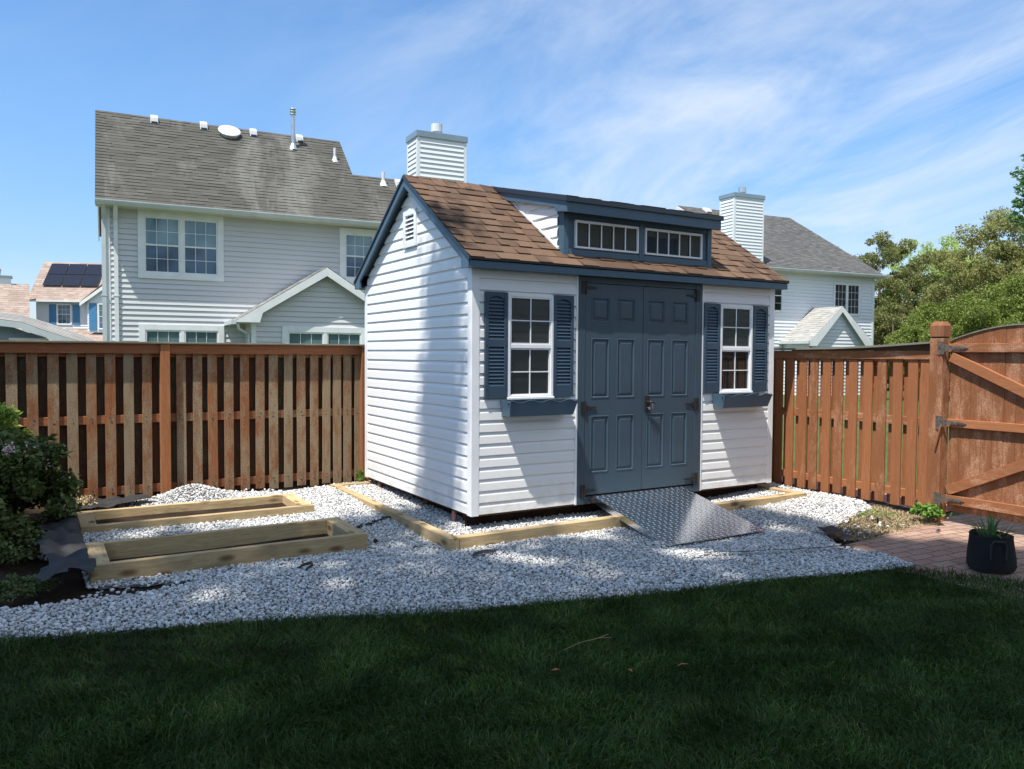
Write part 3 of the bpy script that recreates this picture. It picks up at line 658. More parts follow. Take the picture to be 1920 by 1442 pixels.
# door frame
df=MB(); df.box(1.088,1.168,-.024,.03,-.012,2.105).box(2.555,2.642,-.024,.03,-.012,2.105).box(1.168,2.555,-.024,.03,2.048,2.105)
df.build('door_frame',M['door'],shed,.003)
box_obj('door_sill',M['door'],shed,1.168,2.555,-.015,.03,-.010,.055)
def door(xa,xb,cols,name='door'):
    za,zb=.072,2.043; rows=[(.275,.81),(.975,1.535),(1.69,1.915)]; y=-.020
    o=MB(); xs=sorted({xa,xb}|{q for c in cols for q in c}); zs=sorted({za,zb}|{q for r in rows for q in r})
    for i in range(len(xs)-1):
        for j in range(len(zs)-1):
            if any(abs(xs[i]-c[0])<1e-6 for c in cols) and any(abs(zs[j]-r[0])<1e-6 for r in rows): continue
            o.poly([(xs[i],y,zs[j]),(xs[i+1],y,zs[j]),(xs[i+1],y,zs[j+1]),(xs[i],y,zs[j+1])])
    o.poly([(xa,y,za),(xa,y,zb),(xa,.02,zb),(xa,.02,za)]); o.poly([(xb,y,za),(xb,.02,za),(xb,.02,zb),(xb,y,zb)]); o.poly([(xa,y,zb),(xb,y,zb),(xb,.02,zb),(xa,.02,zb)]); o.poly([(xa,y,za),(xa,.02,za),(xb,.02,za),(xb,y,za)])
    for c0,c1 in cols:
        for r0,r1 in rows:
            rings=[(0,y),(.004,y-.004),(.010,y-.003),(.018,y+.010),(.026,y+.010),(.046,y+.001)]
            for (a,ya),(b,yb) in zip(rings,rings[1:]):
                A=[(c0+a,ya,r0+a),(c1-a,ya,r0+a),(c1-a,ya,r1-a),(c0+a,ya,r1-a)]; B=[(c0+b,yb,r0+b),(c1-b,yb,r0+b),(c1-b,yb,r1-b),(c0+b,yb,r1-b)]
                for k in range(4): o.poly([A[k],A[(k+1)%4],B[(k+1)%4],B[k]])
            a,ya=rings[-1]; o.poly([(c0+a,ya,r0+a),(c1-a,ya,r0+a),(c1-a,ya,r1-a),(c0+a,ya,r1-a)])
    return o.build(name,M['door'],shed)
dl_=door(1.171,1.859,[(1.24,1.455),(1.545,1.765)]); dr_=door(1.865,2.552,[(1.92,2.143),(2.232,2.455)])
def hinge(x,z,s,parent):
    h=MB(); h.box(*sorted((x-s*.048,x-s*.006)),-.031,-.0255,z-.058,z+.058); h.tube([(x,-.031,z-.06),(x,-.031,z+.06)],.008,8)
    h.prism([(x,-.031,z-.030),(x,-.031,z+.030),(x+s*.05,-.031,z+.012),(x+s*.125,-.031,z+.008),(x+s*.13,-.031,z),(x+s*.125,-.031,z-.008),(x+s*.05,-.031,z-.012)][::s],(0,.006,0))
    return h.build('hinge',M['iron'],parent)
for z in (2.0,.888,.108): hinge(1.171,z,1,dl_)
for z in (1.985,.888,.125): hinge(2.552,z,-1,dr_)
h=MB(); h.box(1.892,1.948,-.030,-.0215,.83,.985); h.tube([(1.92,-.03,.925),(1.92,-.062,.925)],.014,12)
ho=h.build('handle_plate',M['iron'],dr_,.002)
h=MB(); h.tube([(1.92,-.062,.925),(1.965,-.070,.922),(1.985,-.066,.912)],[.013,.010,.006],10); h.tube([(1.92,-.03,.865),(1.92,-.05,.865)],.011,12); h.build('door_handle',M['iron'],dr_,smooth=True)
h=MB(); h.box(1.917,1.923,-.07,-.05,.853,.877).box(1.950,1.954,-.074,-.070,.86,.905).tube([(1.952,-.072,.905),(1.94,-.06,.92)],.003,6); h.build('key',M['galv'],dr_)
# flower boxes
def fbox(x):
    root=empty('flower_box',(x,0,0)); root.parent=shed
    wl=.70; t=.012; y=-.022
    def P(f,g,z0=.985): pass
    yt,yb=-.198,-.155; zt,zb=.982,.845; ins=.018
    n=40; wave=lambda u: .010*math.cos(u*2*math.pi*3.5)+.004
    top=[(wl*i/n,yt,zt-.012+wave(i/n)) for i in range(n+1)]
    f=MB()
    for i in range(n):
        a,b=top[i],top[i+1]; u0,u1=i/n,(i+1)/n
        q0=(ins+(wl-2*ins)*u0,yb,zb); q1=(ins+(wl-2*ins)*u1,yb,zb)
        f.poly([q0,q1,b,a]); a2=(a[0],a[1]+t,a[2]); b2=(b[0],b[1]+t,b[2]); f.poly([(q0[0],yb+t,zb),a2,b2,(q1[0],yb+t,zb)]); f.poly([a,b,b2,a2])
    f.build('front_panel',M['blue'],root)
    lp=MB(); lp.tube([(p[0],p[1]-.003,p[2]) for p in top],.005,6); lp.build('scalloped_lip',M['shutter'],root,smooth=True)
    for xx,q in ((0,1),(wl,-1)):
        s=MB(); s.hexa([(xx+q*ins,y,zb),(xx+q*(ins+t),y,zb),(xx+q*(ins+t),yb,zb),(xx+q*ins,yb,zb)][::1],[(xx,y,zt),(xx+q*t,y,zt),(xx+q*t,yt,zt),(xx,yt,zt)]); s.build('end_panel',M['blue'],root)
    b=MB(); b.box(ins+t,wl-ins-t,yb+t,y,zb,zb+.01); b.box(ins,wl-ins,y,y+.006,zb,zt-.005); b.build('bottom_panel',M['blue'],root)
    k=MB(); k.tube([(wl,-.165,.955),(wl+.014,-.165,.955)],.013,10); k.tube([(0,-.165,.955),(-.006,-.165,.955)],.009,10); k.build('screw_knob',M['iron'],root)
    return root
fb=fbox(.262); f2=copy_tree(fb,shed); f2.location.x=2.80
# scratches on siding (white nail marks) below the boxes
for bx_ in (.41,.70,2.98,3.22):
    MB().box(bx_,bx_+.004,-.0185,-.0160,.565,.625).build('hanger_tab',M['trimw'],shed)
# ---- ramp
ramp=empty('ramp',(1.83,-.5,-.06),label='silver diamond plate aluminium ramp leading up to the shed doors',cat='ramp')
rx0,rx1=1.265-1.83,2.395-1.83
def rp(x,s,h): # s 0 top..1 bottom
    return Vector((x,.47-1.06*s, .118-.238*s+h))
m=MB(); m.hexa([rp(rx0,0,-.006),rp(rx1,0,-.006),rp(rx1,1,-.006),rp(rx0,1,-.006)],[rp(rx0,0,0),rp(rx1,0,0),rp(rx1,1,0),rp(rx0,1,0)]); 
m.build('deck_plate',M['tread'],ramp)
tr=MB(); nu,nv=34,30
dv=Vector((0,-1.06,-.238)).normalized(); nn=Vector((1,0,0)).cross(-dv).normalized()
for i in range(nu):
    for j in range(nv):
        x=rx0+(i+.5)*(rx1-rx0)/nu; s=(j+.5)/nv; a=R(45) if (i+j)%2 else R(-45)
        c0=rp(min(max(x+(.5 if j%2 else 0)*(rx1-rx0)/nu-.008,rx0+.012),rx1-.012),s,0); u=Vector((1,0,0))*math.cos(a)+dv*math.sin(a); w=Vector((1,0,0))*-math.sin(a)+dv*math.cos(a)
        A=c0-u*.0155; B=c0+u*.0155; C1=c0+w*.0052; C2=c0-w*.0052; T=c0+nn*.0030
        b=len(tr.v); tr.v+=[tuple(A),tuple(C1),tuple(B),tuple(C2),tuple(T)]; tr.f+=[(b,b+1,b+4),(b+1,b+2,b+4),(b+2,b+3,b+4),(b+3,b,b+4)]
tr.build('tread_pattern',M['tread'],ramp)
for xx,s in ((rx0,1),(rx1,-1)):
    pf=[(0,-.006),(0,-.05),(.06,-.062),(.85,-.050),(1,-.012),(1,-.006)]
    m=MB(); m.prism([rp(xx,a,b) for a,b in pf],(s*.006,0,0)); m.build('side_rail',M['tread'],ramp)
m=MB(); m.box(rx0-.03,rx0+.03,.452,.478,.06,.10).box(rx1-.03,rx1+.03,.452,.478,.06,.10).box(rx0,rx1,.47,.482,.07,.119); m.build('mounting_bracket',M['iron'],ramp)
# ---- timber edging
te=empty('timber_edging',(-.34,-.41,-.12),label='low pale pine timber edging laid in the gravel round the foot of the shed',cat='timber edging')
def tbeam(par,mat,x0,x1,y0,y1,z0,z1,org,nm='timber'):
    o=MB().box(x0-org[0],x1-org[0],y0-org[1],y1-org[1],z0-org[2],z1-org[2]).build(nm,mat,par,.005); return o
og=(-.34,-.41,-.12)
tbeam(te,M['pt_x'],-.335,1.9,-.425,-.335,-.20,-.068,og); tbeam(te,M['pt_x'],1.903,3.80,-.425,-.335,-.20,-.066,og)
tbeam(te,M['pt_y'],-.425,-.338,-.43,1.0,-.20,-.066,og); tbeam(te,M['pt_y'],-.425,-.338,1.003,2.52,-.20,-.062,og); tbeam(te,M['pt_y'],3.712,3.80,-.333,2.5,-.20,-.068,og)
tbeam(te,M['pt_x'],-.337,.6,2.435,2.52,-.20,-.062,og)
# ---- raised beds
def bed(x0,x1,y0,y1,z0,z1,label,seed):
    b=empty('raised_bed',((x0+x1)/2,(y0+y1)/2,z0),label=label,cat='raised bed',group='pale pine raised bed frames on the gravel'); og=((x0+x1)/2,(y0+y1)/2,z0); t=.092
    tbeam(b,M['pt_x'],x0,x1,y0,y0+t*.6,z0,z1,og,'board'); tbeam(b,M['pt_x'],x0,x1,y1-t*.6,y1,z0,z1,og,'board')
    tbeam(b,M['pt_y'],x0,x0+t+.03,y0+t*.6+.001,y1-t*.6-.001,z0,z1-.002,og,'board'); tbeam(b,M['pt_y'],x1-t-.03,x1,y0+t*.6+.001,y1-t*.6-.001,z0,z1-.002,og,'board')
    m=grid_mesh('fill_soil',x0+.1,x1-.1,y0+.05,y1-.05,.05,M['soil'],off=-.055); m.parent=b; m.location=(-og[0],-og[1],-og[2])
bed(-2.89,-.96,-.06,.65,-.205,-.035,'pale pine raised bed frame nearer the lawn, the front one of two',1)
bed(-2.89,-.96,1.34,2.06,-.19,-.045,'pale pine raised bed frame nearer the fence, the back one of two',2)

# ================================================================= FENCES
def fence_left():
    y=2.80; base=-.10; root=empty('wooden_fence',(-1.6,y,base),label='weathered red brown shadowbox fence behind the raised beds, mossy upright pickets',cat='fence'); og=(-1.6,y,base)
    L=lambda x:x-og[0]; Z=lambda z:z-og[2]
    px=[-7.33,-4.72,-2.06,-.02+.10,2.35,4.22]
    for x in (-4.70,-2.062,.065,2.4):
        o=MB().box(-.045,.045,-.085,.012,-.1,1.562).build('post',M['post_z'],root,.004); o.location=(L(x),0,Z(-.10)+(-.0)) ; o.scale.z=1.0
    xs=[-7.3,-2.108,-2.016,.054,.146,4.2]
    seg=[(-7.3,-4.747),(-4.653,-2.108),(-2.016,.019),(.111,2.353),(2.447,4.2)]
    for a,b in seg:
        MB().box(L(a),L(b),-.062,-.028,Z(1.366),Z(1.4635)).build('top_board',M['old_x'],root,.003)
        for z0,z1 in ((.668,.752),(-.045,.04)): MB().box(L(a),L(b),.0,.038,Z(z0),Z(z1)).build('rail',M['old_x'],root,.003)
        MB().box(L(a),L(b),.0,.038,Z(1.33),Z(1.415)).build('rail',M['old_x'],root)
    MB().box(L(-7.3),L(4.2),-.10,.10,Z(1.4645),Z(1.484)).build('cap_board',M['cap_x'],root,.003)
    fr=[-3.425+.1635*i for i in range(-12,9)]
    fr=[x for x in fr if x>-5.4]+[-1.955,-1.80,-1.645,-1.485,-1.32,-1.163,-1.015,-.857,-.71,-.565,-.43,-.30,-.18,-.05]
    proto=None; rd=random.Random(2)
    nh=MB()
    for x_ in fr:
        for z_ in (.69,.73,-.02,.02): nh.tube([(L(x_+.05)+rd.uniform(-.02,.02),-.0195,Z(z_)),(L(x_+.05),-.0225,Z(z_))],.0035,6)
    tag(nh.build('nail_heads',M['iron'],root),kind='stuff')
    for x in fr:
        w=.093+rd.uniform(-.004,.004)
        o=MB().box(-.049,.049,-.019,-.001,0,1.50).build('picket',M['old_z'],root,.002) if proto is None else proto.copy()
        if proto is None: proto=o
        else: link(o,root)
        o.location=(L(x+.05),rd.uniform(-.003,.0),Z(-.10+rd.uniform(-.015,.008))); o.scale=(w/.098,1,.985); o.rotation_euler=(0,R(rd.uniform(-.25,.25)),0)
    dark=wood('shade_darkened_cedar',2,(.10,.045,.024),(.05,.022,.012),.85,weather=(.07,.065,.04),wamt=(.5,.75))  # rear pickets' cedar darkened to stand in for shade in the gaps
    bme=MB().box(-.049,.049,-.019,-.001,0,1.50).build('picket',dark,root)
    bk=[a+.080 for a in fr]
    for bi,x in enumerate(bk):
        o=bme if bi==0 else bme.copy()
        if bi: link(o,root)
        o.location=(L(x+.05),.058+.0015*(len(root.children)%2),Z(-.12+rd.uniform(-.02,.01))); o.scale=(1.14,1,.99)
    # stretch hidden behind the shed: one stuff part
    m=MB()
    x=.22
    while x<4.1:
        m.box(L(x),L(x+.098),-.019,-.001,Z(-.10),Z(1.38)); m.box(L(x+.08),L(x+.18),.039,.057,Z(-.10),Z(1.38)); x+=.163
    m.build('picket_run',M['old_z'],root)
fence_left()
def fence_right():
    x0=4.15; root=empty('wooden_fence',(x0,-.5,-.10),label='orange stained shadowbox fence right of the shed, running up to the gate post',cat='fence'); og=(x0,-.5,-.10)
    Y=lambda y:y+.5; Z=lambda z:z+.10
    MB().box(-.005,.030,Y(-1.55),Y(2.78),Z(1.355),Z(1.44)).build('top_board',M['new_y'],root,.003)
    MB().box(.030,.068,Y(-1.55),Y(2.78),Z(1.33),Z(1.41)).build('rail',M['new_y'],root)
    m=MB()  # sagging cap that rises towards the gate
    n=8
    for i in range(n):
        ya=-1.56+i*4.34/n; yb=-1.56+(i+1)*4.34/n; za=1.452+.058*max(0,1-(ya+1.56)/1.6)**2; zb=1.452+.058*max(0,1-(yb+1.56)/1.6)**2
        m.hexa([(-.05,Y(ya),Z(za)),(.11,Y(ya),Z(za)),(.11,Y(yb),Z(zb)),(-.05,Y(yb),Z(zb))],[(-.05,Y(ya),Z(za+.019)),(.11,Y(ya),Z(za+.019)),(.11,Y(yb),Z(zb+.019)),(-.05,Y(yb),Z(zb+.019))])
    m.build('cap_board',M['cap_y'],root)
    MB().prism([(.004,Y(-1.55),Z(1.441)),(.004,Y(.1),Z(1.441)),(.004,Y(.1),Z(1.451)),(.004,Y(-.8),Z(1.465)),(.004,Y(-1.55),Z(1.507))],(.05,0,0)).build('filler_board',M['skid'],root)
    for z0,z1 in ((.705,.79),(-.005,.07)): MB().box(.030,.068,Y(-1.55),Y(2.78),Z(z0),Z(z1)).build('rail',M['new_y'],root,.003)
    fr=[-1.552,-1.396,-1.236,-1.064,-.910,-.738,-.566,-.415,-.252,-.105,.068,.225,.39,.55]; rd=random.Random(8); proto=None
    for i,y in enumerate(fr):
        wd=.10 if i else .13
        o=MB().box(.010,.029,0,.098,0,1.46).build('picket',M['new_z'],root,.002) if proto is None else proto.copy()
        if proto is None: proto=o
        else: link(o,root)
        o.location=(0,Y(y),Z(-.095+rd.uniform(-.01,.008))); o.scale=(1,wd/.098,.995)
    for i,y in enumerate(fr[:-1]):
        o=proto.copy(); link(o,root); o.location=(.060,Y(y+.083+rd.uniform(-.006,.004)),Z(-.10)); o.scale=(1,1.0,.99)
    m=MB(); y=.72
    while y<2.7: m.box(.010,.029,Y(y),Y(y+.1),0,1.45).box(.07,.089,Y(y+.07),Y(y+.17),0,1.45); y+=.162
    m.build('picket_run',M['new_z'],root)
    # gate post
    p=empty('gate_post',(4.135,-1.625,-.10),label='square cedar gate post with chamfered cap between fence and gate',cat='gate post')
    s=.063; b=MB(); b.box(-s,s,-s,s,-.1,1.655); b.build('shaft',M['new_z'],p,.004)
    b=MB(); b.box(-s+.010,s-.010,-s+.010,s-.010,1.655,1.672); b.build('groove',M['skid'],p)
    b=MB(); b.box(-s-.002,s+.002,-s-.002,s+.002,1.672,1.775); t=.042
    b.hexa([(-s-.002,-s-.002,1.775),(s+.002,-s-.002,1.775),(s+.002,s+.002,1.775),(-s-.002,s+.002,1.775)],[(-t,-t,1.815),(t,-t,1.815),(t,t,1.815),(-t,t,1.815)]); b.build('cap',wood('greyed_post_cap',2,(.30,.125,.06),(.16,.07,.035),.8,weather=(.16,.12,.08),wamt=(.5,.66)),p)
    # gate
    g=empty('wooden_gate',(4.15,-2.5,-.10),label='orange cedar garden gate with arched top and diagonal Z braces',cat='gate'); Yg=lambda y:y+2.5
    ya,yb=-1.700,-2.98
    yc=-2.34
    topz=lambda y: 1.53+.135*math.sin(max(0,min(1,(ya-y)/(2*(ya-yc)) ))*math.pi)**.9 if True else 0
    m=MB(); w=.098; y=ya; rd=random.Random(6); i=0
    while y>yb+.01:
        y2=max(y-w,yb); z1,z2=topz(y),topz(y2); dx=rd.uniform(-.0015,.0015)
        m.hexa([(.034+dx,Yg(y2)+.0012,Z(-.07)),(.053+dx,Yg(y2)+.0012,Z(-.07)),(.053+dx,Yg(y)-.0012,Z(-.07)),(.034+dx,Yg(y)-.0012,Z(-.07))],[(.034+dx,Yg(y2)+.0012,Z(z2)),(.053+dx,Yg(y2)+.0012,Z(z2)),(.053+dx,Yg(y)-.0012,Z(z1)),(.034+dx,Yg(y)-.0012,Z(z1))]); y=y2
    m.build('boards',M['new_z'],g)
    m=MB(); k=20
    for i in range(k):
        u=ya+(yb-ya)*i/k; v=ya+(yb-ya)*(i+1)/k; a,b_=topz(u),topz(v)
        m.hexa([(.022,Yg(v),Z(b_)),(.064,Yg(v),Z(b_)),(.064,Yg(u),Z(a)),(.022,Yg(u),Z(a))],[(.022,Yg(v),Z(b_+.012)),(.064,Yg(v),Z(b_+.012)),(.064,Yg(u),Z(a+.012)),(.022,Yg(u),Z(a+.012))])
    m.build('arch_cap',M['cap_y'],g)
    for z0,z1 in ((1.425,1.505),(.725,.80),(.00,.085)): MB().box(-.008,.033,Yg(yb),Yg(ya),Z(z0),Z(z1)).build('rail',M['new_y'],g,.003)
    m=MB(); m.bar((.012,Yg(ya-.02),Z(1.385)),(.012,Yg(yb+.1),Z(.84)),.041,.09,up=(0,0,1)); m.build('brace',M['new_y'],g,.003)
    m=MB(); m.bar((.012,Yg(ya-.02),Z(.125)),(.012,Yg(yb+.1),Z(.69)),.041,.09,up=(0,0,1)); m.build('brace',M['new_y'],g,.003)
    for z in (1.465,.765,.045):
        h=MB(); X=-.078
        h=MB(); h.box(-.084,-.079,Yg(-1.684),Yg(-1.640),Z(z-.062),Z(z+.062)); h.tube([(-.082,Yg(-1.694),Z(z-.06)),(-.082,Yg(-1.694),Z(z+.06))],.010,8)
        pts=[(-.084,Yg(-1.69),Z(z+.04)),(-.02,Yg(-1.75),Z(z+.014)),(-.016,Yg(-1.85),Z(z+.016)),(-.016,Yg(-1.89),Z(z)),(-.016,Yg(-1.85),Z(z-.016)),(-.02,Yg(-1.75),Z(z-.014)),(-.084,Yg(-1.69),Z(z-.04))]
        h.prism(pts[:],(.005,0,0))
        for q in (-.06,0,.06): h.tube([(-.088,Yg(-1.662),Z(z+q)),(-.082,Yg(-1.662),Z(z+q))],.006,8)
        for q in (-1.78,-1.82,-1.86): h.tube([(-.022,Yg(q),Z(z)),(-.014,Yg(q),Z(z))],.007,8)
        h.build('hinge',M['rust'],g)
    h=MB(); h.tube([(-.098,Yg(-1.70),Z(.74)),(-.102,Yg(-1.655),Z(.55))],.010,8); h.build('drop_bolt',M['new_z'],g)
fence_right()
#PART3
# ================================================================= HOUSES
def house_window(par,x,z,w,h,kind='double',casing=.12,mats=None,depth=.05,grid=(3,2),y=0.0):
    r=empty('window',(x,y-.016,z)); r.parent=par
    mats=mats or (M['htrim'],M['glassblue'],M['glassscreen'])
    c=MB(); d=.035; e=casing
    c.box(-e,0,-d,.02,-e,h+e).box(w,w+e,-d,.02,-e,h+e).box(0,w,-d,.02,-e,0).box(0,w,-d,.02,h,h+e); c.build('casing',M['htrim'],r,.004)
    n={'double':1,'twin':2,'slider':2}[kind]
    for i in range(n):
        if kind=='slider':
            q=empty('unit',(w*i/2,0,0)); 
            bpy.data.objects.remove(q)
        ww=w/n-(.04 if n==2 else 0); x0=i*(w/n)+(.04 if i==1 else 0)
        units(r,mats,x0,ww,h,grid,kind)
    if n==2: box_obj('mullion',M['htrim'],r,w/2-.04,w/2+.04,-.03,.02,0,h)
    return r
def units(r,mats,x0,w,h,grid,kind):
    fr=mats[0]; t=.035
    m=MB(); m.box(x0,x0+t,-.02,.015,0,h).box(x0+w-t,x0+w,-.02,.015,0,h).box(x0+t,x0+w-t,-.02,.015,0,t).box(x0+t,x0+w-t,-.02,.015,h-t,h)
    if kind!='slider': m.box(x0+t,x0+w-t,-.016,.015,h*.5-.02,h*.5+.02)
    m.build('sash',fr,r)
    g=MB(); gx=grid[0]
    rows=[(t,h*.5-.02),(h*.5+.02,h-t)] if kind!='slider' else [(t,h-t)]
    for za,zb in rows:
        for i in range(1,gx): x=x0+t+(w-2*t)*i/gx; g.box(x-.0065,x+.0065,-.004,.004,za,zb)
        gz=grid[1]
        for j in range(1,gz): z=za+(zb-za)*j/gz; g.box(x0+t,x0+w-t,-.003,.005,z-.0065,z+.0065)
    g.build('grille',fr,r)
    for k,(za,zb) in enumerate(rows):
        MB().poly([(x0+t,.008,za),(x0+w-t,.008,za),(x0+w-t,.008,zb),(x0+t,.008,zb)]).build('pane',mats[2] if (k==0 and len(rows)==2) else mats[1],r)
def gutter(par,x0,x1,y,z,mat):
    m=MB(); pf=[(y,z),(y-.13,z),(y-.13,z-.02),(y-.115,z-.06),(y-.075,z-.115),(y,z-.115)]
    m.prism([(x0,a,b) for a,b in pf],(x1-x0,0,0)); m.build('gutter',mat,par)
def downspout(par,x,y,z0,z1,mat,w=.075):
    m=MB(); m.box(x-w/2,x+w/2,y-.065,y-.004,z0,z1-.3); m.hexa([(x-w/2,y-.065,z1-.3),(x+w/2,y-.065,z1-.3),(x+w/2,y-.004,z1-.3),(x-w/2,y-.004,z1-.3)],[(x-w/2,y-.42,z1),(x+w/2,y-.42,z1),(x+w/2,y-.35,z1),(x-w/2,y-.35,z1)])
    for z in (z0+1.0,z0+3.0): m.box(x-w/2-.02,x+w/2+.02,y-.072,y-.003,z,z+.03)
    m.build('downspout',mat,par)
def roof_slope(par,name,mat,x0,x1,ye,ze,yr,zr,exp=.20,seed=1,lim=None,flip=False,th=(.006,.014),tab=(.25,.6)):
    L=math.hypot(yr-ye,zr-ze); m=MB()
    v=(0,(yr-ye)/L,(zr-ze)/L)
    if lim is None: m.poly([(x0+.01,ye,ze-.02),(x1-.01,ye,ze-.02),(x1-.01,yr,zr-.02),(x0+.01,yr,zr-.02)])
    if not flip: shingles(m,(x0,ye,ze),(1,0,0),v,x1-x0,L,exp=exp,tab=tab,th=th,seed=seed,lim=lim)
    else: shingles(m,(x1,ye,ze),(-1,0,0),v,x1-x0,L,exp=exp,tab=tab,th=th,seed=seed,lim=lim)
    return m.build(name,mat,par)
def chimney(par,x0,x1,y0,y1,z0,z1,mats,flue=True):
    c=MB(); cc=.07
    siding(c,lambda u,z,o:(u,y0-o,z),s=.135,z0=z0,z1=z1,lim=lambda z:(x0+cc,x1-cc),prof=LAP2)
    siding(c,lambda u,z,o:(x0-o,u,z),s=.135,z0=z0,z1=z1,lim=lambda z:(y0+cc,y1-cc),prof=LAP2)
    siding(c,lambda u,z,o:(x1+o,y1-(u-y0),z),s=.135,z0=z0,z1=z1,lim=lambda z:(y0+cc,y1-cc),prof=LAP2)
    siding(c,lambda u,z,o:(x1-(u-x0),y1+o,z),s=.135,z0=z0,z1=z1,lim=lambda z:(x0+cc,x1-cc),prof=LAP2)
    o=c.build('chimney',mats[0],par)
    t=MB()
    for a,b in ((x0,y0),(x1-cc,y0),(x0,y1-cc),(x1-cc,y1-cc)): t.box(a-(.02 if a==x0 else 0),a+cc+(.02 if a!=x0 else 0),b-(.02 if b==y0 else 0),b+cc+(.02 if b!=y0 else 0),z0,z1)
    t.build('corner_trim',M['htrim'],o)
    e=.05; k=MB(); k.box(x0-e,x1+e,y0-e,y1+e,z1,z1+.17); k.build('chimney_cap',M['capblue'],o,.006)
    xm,ym=(x0+x1)/2,(y0+y1)/2; f=MB(); f.tube([(xm,ym,z1+.17),(xm,ym,z1+.33)],.11,14); f.tube([(xm,ym,z1+.30),(xm,ym,z1+.52)],[.165,.165],16); f.build('flue',mats[1],o,smooth=False)
    return o
LAP2=[(0,.0),(0,.028),(.96,.003),(1.0,.0)]
def boxvent(par,x,y,z,sl,s=.2):
    m=MB(); m.hexa([(x-s,y-s,z-s*sl),(x+s,y-s,z-s*sl),(x+s,y+s,z+s*sl),(x-s,y+s,z+s*sl)],[(x-s*.9,y-s*.75,z-s*sl*.6+.14),(x+s*.9,y-s*.75,z-s*sl*.6+.14),(x+s*.9,y+s*.9,z+s*sl+.10),(x-s*.9,y+s*.9,z+s*sl+.10)])
    m.build('roof_vent',M['whitepvc'],par,.01)
    MB().box(x-s*.8,x+s*.8,y-s-.004,y-s-.001,z-s*sl+.005,z-s*sl+.06).build('vent_mouth',M['bluedark'],par)
def pipe(par,x,y,z,h,r,mat,cap=False):
    m=MB(); m.tube([(x,y,z-.1),(x,y,z+h)],r,12); m.tube([(x,y,z-.06),(x,y,z+.12)],[r*2.6,r*1.05],12)
    if cap:
        for q in (0,.07,.14): m.tube([(x,y,z+h+q),(x,y,z+h+q+.03)],[r*1.7,r*1.25],14)
    m.build('vent_pipe',mat,par)

# ---- left neighbour house
A=R(-4)
h1=empty('neighbour_house',(-1.9,15,0),A,label='light grey two storey house left of the shed with weathered mossy roof',cat='house')
WX0,WX1=.14,8.0; ev=4.78
bump_x0,bump_x1,bump_y=3.28,7.0,-1.15
hs=MB(); holes=[(.98,2.62,3.30,4.64),(5.86,6.62,3.42,4.58),(.98,2.62,.7,1.90),(bump_x0+.02,bump_x1-.02,-.3,2.15)]
siding(hs,lambda u,z,o:(u,-o,z),s=.127,z0=-.3,z1=ev,lim=lambda z:(WX0+.10,WX1),holes=holes,prof=LAP2); hs.build('back_wall',M['hsiding'],h1)
sw=MB()
SLH=.9; EY,EZ=-.4,4.88; RY=2.81; RZ=EZ+SLH*(RY-EY)
def hl(z): 
    if z<ev: return (.1,6.3)
    t=(z-EZ-.02)/SLH+EY; return (max(.1,t+.05),min(6.3,2*RY-t-.05))
siding(sw,lambda u,z,o:(WX0-o,6.4-u,z),s=.127,z0=-.3,z1=RZ-.15,lim=lambda z:(6.4-hl(z)[1],6.4-hl(z)[0]),prof=LAP2); sw.build('side_wall',M['hsiding'],h1)
box_obj('corner_trim',M['htrim'],h1,WX0-.03,WX0+.10,-.03,.10,-.3,ev)
MB().box(WX0+.05,WX1-.02,.05,6.3,-.3,ev).prism([(WX0+.05,.05,ev),(WX0+.05,RY,RZ-.3),(WX0+.05,5.5,ev)],(6.2,0,0)).prism([(6.26,.05,ev),(6.26,1.42,6.35),(6.26,2.8,ev)],(1.68,0,0)).build('inner_wall',M['hsiding'],h1)
ru=math.hypot(RY-EY,RZ-EZ)
roof_slope(h1,'roof',M['roofgrey'],-.06,6.45,EY,EZ,RY,RZ,exp=.145,seed=21)
roof_slope(h1,'roof',M['roofgrey'],-.06,6.45,2*RY-EY,EZ,RY,RZ,exp=.3,seed=22,flip=True)
LY=1.40; LZ=EZ+SLH*(LY-EY)
roof_slope(h1,'lower_roof',M['roofgrey'],6.45,8.35,EY,EZ,LY,LZ,exp=.145,seed=23)
roof_slope(h1,'lower_roof',M['roofgrey'],6.45,8.35,2*LY-EY,EZ,LY,LZ,exp=.3,seed=24,flip=True)
MB().box(-.06,8.35,-.4,-.38,ev,EZ-.005).box(-.06,8.35,-.38,.0,ev-.0,ev+.012).build('soffit',M['soffit'],h1)
for xx in (-.055,):
    MB().prism([(xx,EY,EZ-.16),(xx,RY,RZ-.19),(xx,RY,RZ-.02),(xx,EY,EZ-.02)],(.03,0,0)).prism([(xx,2*RY-EY,EZ-.16),(xx,RY,RZ-.19),(xx,RY,RZ-.02),(xx,2*RY-EY,EZ-.02)],(.03,0,0)).build('rake_board',M['htrim'],h1)
MB().prism([(6.38,LY-.2,LZ-.30),(6.38,RY,RZ-.12),(6.38,2*RY-LY+.2,LZ-.30)],(.02,0,0)).build('upper_gable',M['hsiding'],h1)
gutter(h1,-.06,8.35,-.405,EZ+.005,M['gutter'])
downspout(h1,.085+.02,.0,-.3,ev+.02,M['gutter'],.09); downspout(h1,.36,.0,-.3,ev-.0,M['htrim'],.09)
house_window(h1,.97,3.30,1.66,1.34,'twin',.14); house_window(h1,5.85,3.41,.78,1.18,'double',.15); house_window(h1,.97,.68,1.66,1.24,'twin',.14,mats=(M['htrim'],M['glassgreen'],M['glassgreen']))
for x,y in [(1.35,2.62),(2.60,2.62),(3.92,2.60),(5.22,2.60)]: boxvent(h1,x,y,EZ+SLH*(y-EY)+.02,SLH,.10)
boxvent(h1,7.75,1.15,EZ+SLH*(1.15-EY)+.02,SLH,.10)
